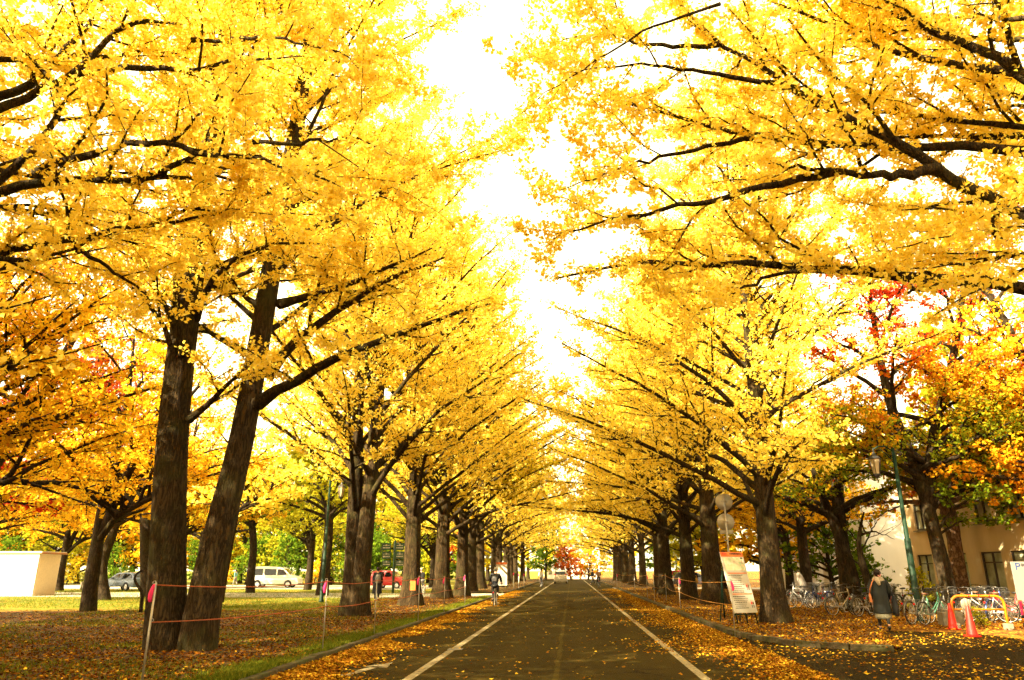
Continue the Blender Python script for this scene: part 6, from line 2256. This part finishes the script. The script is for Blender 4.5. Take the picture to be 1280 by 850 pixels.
# ================================================================ FALLEN LEAVES AND GRASS
rg = np.random.default_rng(404)
def flat_leaves(name, X, Y, Z, size, tilt, hue, mat='fallen_leaf'):
    M = len(X)
    C0 = np.stack([X, Y, Z], 1)
    a = rg.uniform(0, 2 * PI, M)
    d = np.stack([np.cos(a), np.sin(a), rg.normal(0, tilt, M)], 1)
    d = unit(d)
    up = unit(np.stack([rg.normal(0, tilt, M), rg.normal(0, tilt, M), np.ones(M)], 1))
    s = unit(np.cross(d, up))
    n_ = np.cross(s, d)
    sz = (size * rg.uniform(.6, 1.25, M))[:, None]
    C0[:, 2] += np.abs(rg.normal(0, .006, M))
    V = np.stack([C0 - d * sz * .45, C0 + (d * .25 + s * .6 + n_ * .12) * sz, C0 + (d * .5 - n_ * .02) * sz, C0 + (d * .25 - s * .6 + n_ * .12) * sz], 1)
    V[..., 2] = np.maximum(V[..., 2], Z[:, None] + .003)
    o = link(name, np_mesh(name, V.reshape(-1, 3), np.arange(4 * M).reshape(M, 4), mat, False, np.clip(hue, 0, 1)))
    return tag(o, kind='stuff')
def ynear(n, y0, y1):
    return y0 * (y1 / y0) ** rg.uniform(0, 1, n)       # denser near the camera
# gutter drift on the left
n = 56000
Yg = ynear(n, 9, 62)
wd = .55 + .35 * np.sin(Yg * .9) * np.sin(Yg * .37 + 1) + .18 * np.sin(Yg * 2.3)
Xg = KL + np.abs(rg.normal(0, 1, n)) * wd * .62
Zg = .006 + .055 * np.exp(-(Xg - KL) / .35) * rg.uniform(0, 1, n)
o = flat_leaves('fallen_leaves', Xg, Yg, Zg, .055, .45, rg.normal(.6, .22, n))
tag(o, 'drift of orange leaves piled in the left gutter', 'leaves')
# right gutter
n = 26000
Yg = ynear(n, 12, 70)
Xg = KR - np.abs(rg.normal(0, 1, n)) * (.75 + .3 * np.sin(Yg * .8))
o = flat_leaves('fallen_leaves', Xg, Yg, np.full(n, .006) + .03 * np.exp(-(KR - Xg) / .4) * rg.uniform(0, 1, n), .052, .4, rg.normal(.58, .25, n))
tag(o, 'yellow leaves scattered along the right gutter', 'leaves')
# sparse leaves on the road
n = 1500
Yg = ynear(n, 8, 60)
o = flat_leaves('fallen_leaves', rg.uniform(KL, KR, n), Yg, np.full(n, .006), .05, .25, rg.normal(.72, .2, n))
tag(o, 'single yellow leaves lying on the road', 'leaves')
# driveway leaves
n = 9000
Yg = ynear(n, 8, 22)
Xg = rg.uniform(KR - .6, 11, n)
keep = (np.sin(Xg * 1.1 + .5 * Yg) + np.sin(Yg * .9 - Xg * .4) + rg.normal(0, .9, n) > -.4)
Xg, Yg = Xg[keep], Yg[keep]
n = len(Xg)
o = flat_leaves('fallen_leaves', Xg, Yg, np.full(n, .007), .055, .3, rg.normal(.7, .25, n))
tag(o, 'yellow leaves scattered on the side path', 'leaves')
# right verge
n = 46000
Yg = ynear(n, 16.6, 70)
Xg = rg.uniform(KR + .2, 14.5, n)
lim = np.interp(Yg, [16.6, 17.2, 18.5, 20.3, 22.4, 24], [6.6, 5.2, 4.5, 4.3, 4.2, 4.2])
rim = np.interp(Yg, [16.6, 17.7, 20, 22.3, 23.0], [6.6, 7.2, 7.8, 8.6, 14.5])
keep = (Xg > lim) & (Xg < rim)
Xg, Yg = Xg[keep], Yg[keep]
n = len(Xg)
Zg = np.interp((Xg - 4.1) / 5.9, [0, 1], [.118, .016]) + rg.uniform(0, .02, n)
o = flat_leaves('fallen_leaves', Xg, Yg, Zg, .058, .45, rg.normal(.48, .28, n))
tag(o, 'carpet of orange and yellow leaves under the right hand trees', 'leaves')
# left verge
n = 52000
Yg = ynear(n, 8, 46)
Xg = KL - .25 - np.abs(rg.normal(0, 1, n)) * 8.5
kp = (Xg > -26) & ((Yg < 30) | (Xg > -10.5))
Xg, Yg = Xg[kp], Yg[kp]
n = len(Xg)
Zg = np.interp(-Xg, [4.8, 26], [.125, .02]) + rg.uniform(0, .02, n)
o = flat_leaves('fallen_leaves', Xg, Yg, Zg, .055, .45, rg.normal(.26, .28, n))
tag(o, 'brown and yellow leaves strewn over the left verge', 'leaves')
# grass
def grass(name, X, Y, Z, hgt, label):
    M = len(X)
    C0 = np.stack([X, Y, Z], 1)
    a = rg.uniform(0, 2 * PI, M)
    s = np.stack([np.cos(a), np.sin(a), np.zeros(M)], 1) * .006
    L = np.stack([rg.normal(0, .45, M), rg.normal(0, .45, M), np.ones(M)], 1) * (hgt * rg.uniform(.5, 1.3, M))[:, None]
    V = np.stack([C0 - s, C0 + s, C0 + L * .55 + s * .8, C0 + L], 1)
    o = link(name, np_mesh(name, V.reshape(-1, 3), np.arange(4 * M).reshape(M, 4), 'grass_blade', False, np.clip(rg.normal(.5, .25, M), 0, 1)))
    return tag(o, label, 'grass', kind='stuff')
n = 60000
Yg = ynear(n, 8.5, 46)
Xg = KL - .12 - np.abs(rg.normal(0, 1, n)) * .34
keep = rg.uniform(0, 1, n) < .55 + .5 * np.sin(Yg * 1.7) * np.sin(Yg * .6)
grass('grass', Xg[keep], Yg[keep], np.full(keep.sum(), .115), .075, 'rough grass hanging over the left kerb')
cl = rg.uniform(0, 1, (260, 2))
cx_ = -5.0 - 14 * cl[:, 0]
cy_ = 9 * (34 / 9) ** cl[:, 1]
k = rg.integers(0, 260, 42000)
Xg, Yg = cx_[k] + rg.normal(0, .45, 42000), cy_[k] + rg.normal(0, .45, 42000)
ok = Xg < KL - .2
Zg = np.interp(-Xg, [4.8, 26], [.12, .012])
grass('grass', Xg[ok], Yg[ok], Zg[ok], .06, 'tufts of grass between the leaves on the left verge')
n = 45000
Yg = ynear(n, 32, 66)
Xg = -9 - rg.uniform(0, 1, n) * Yg * .85
grass('grass', Xg, Yg, np.full(n, .01), .10, 'short sunlit lawn grass on the left')
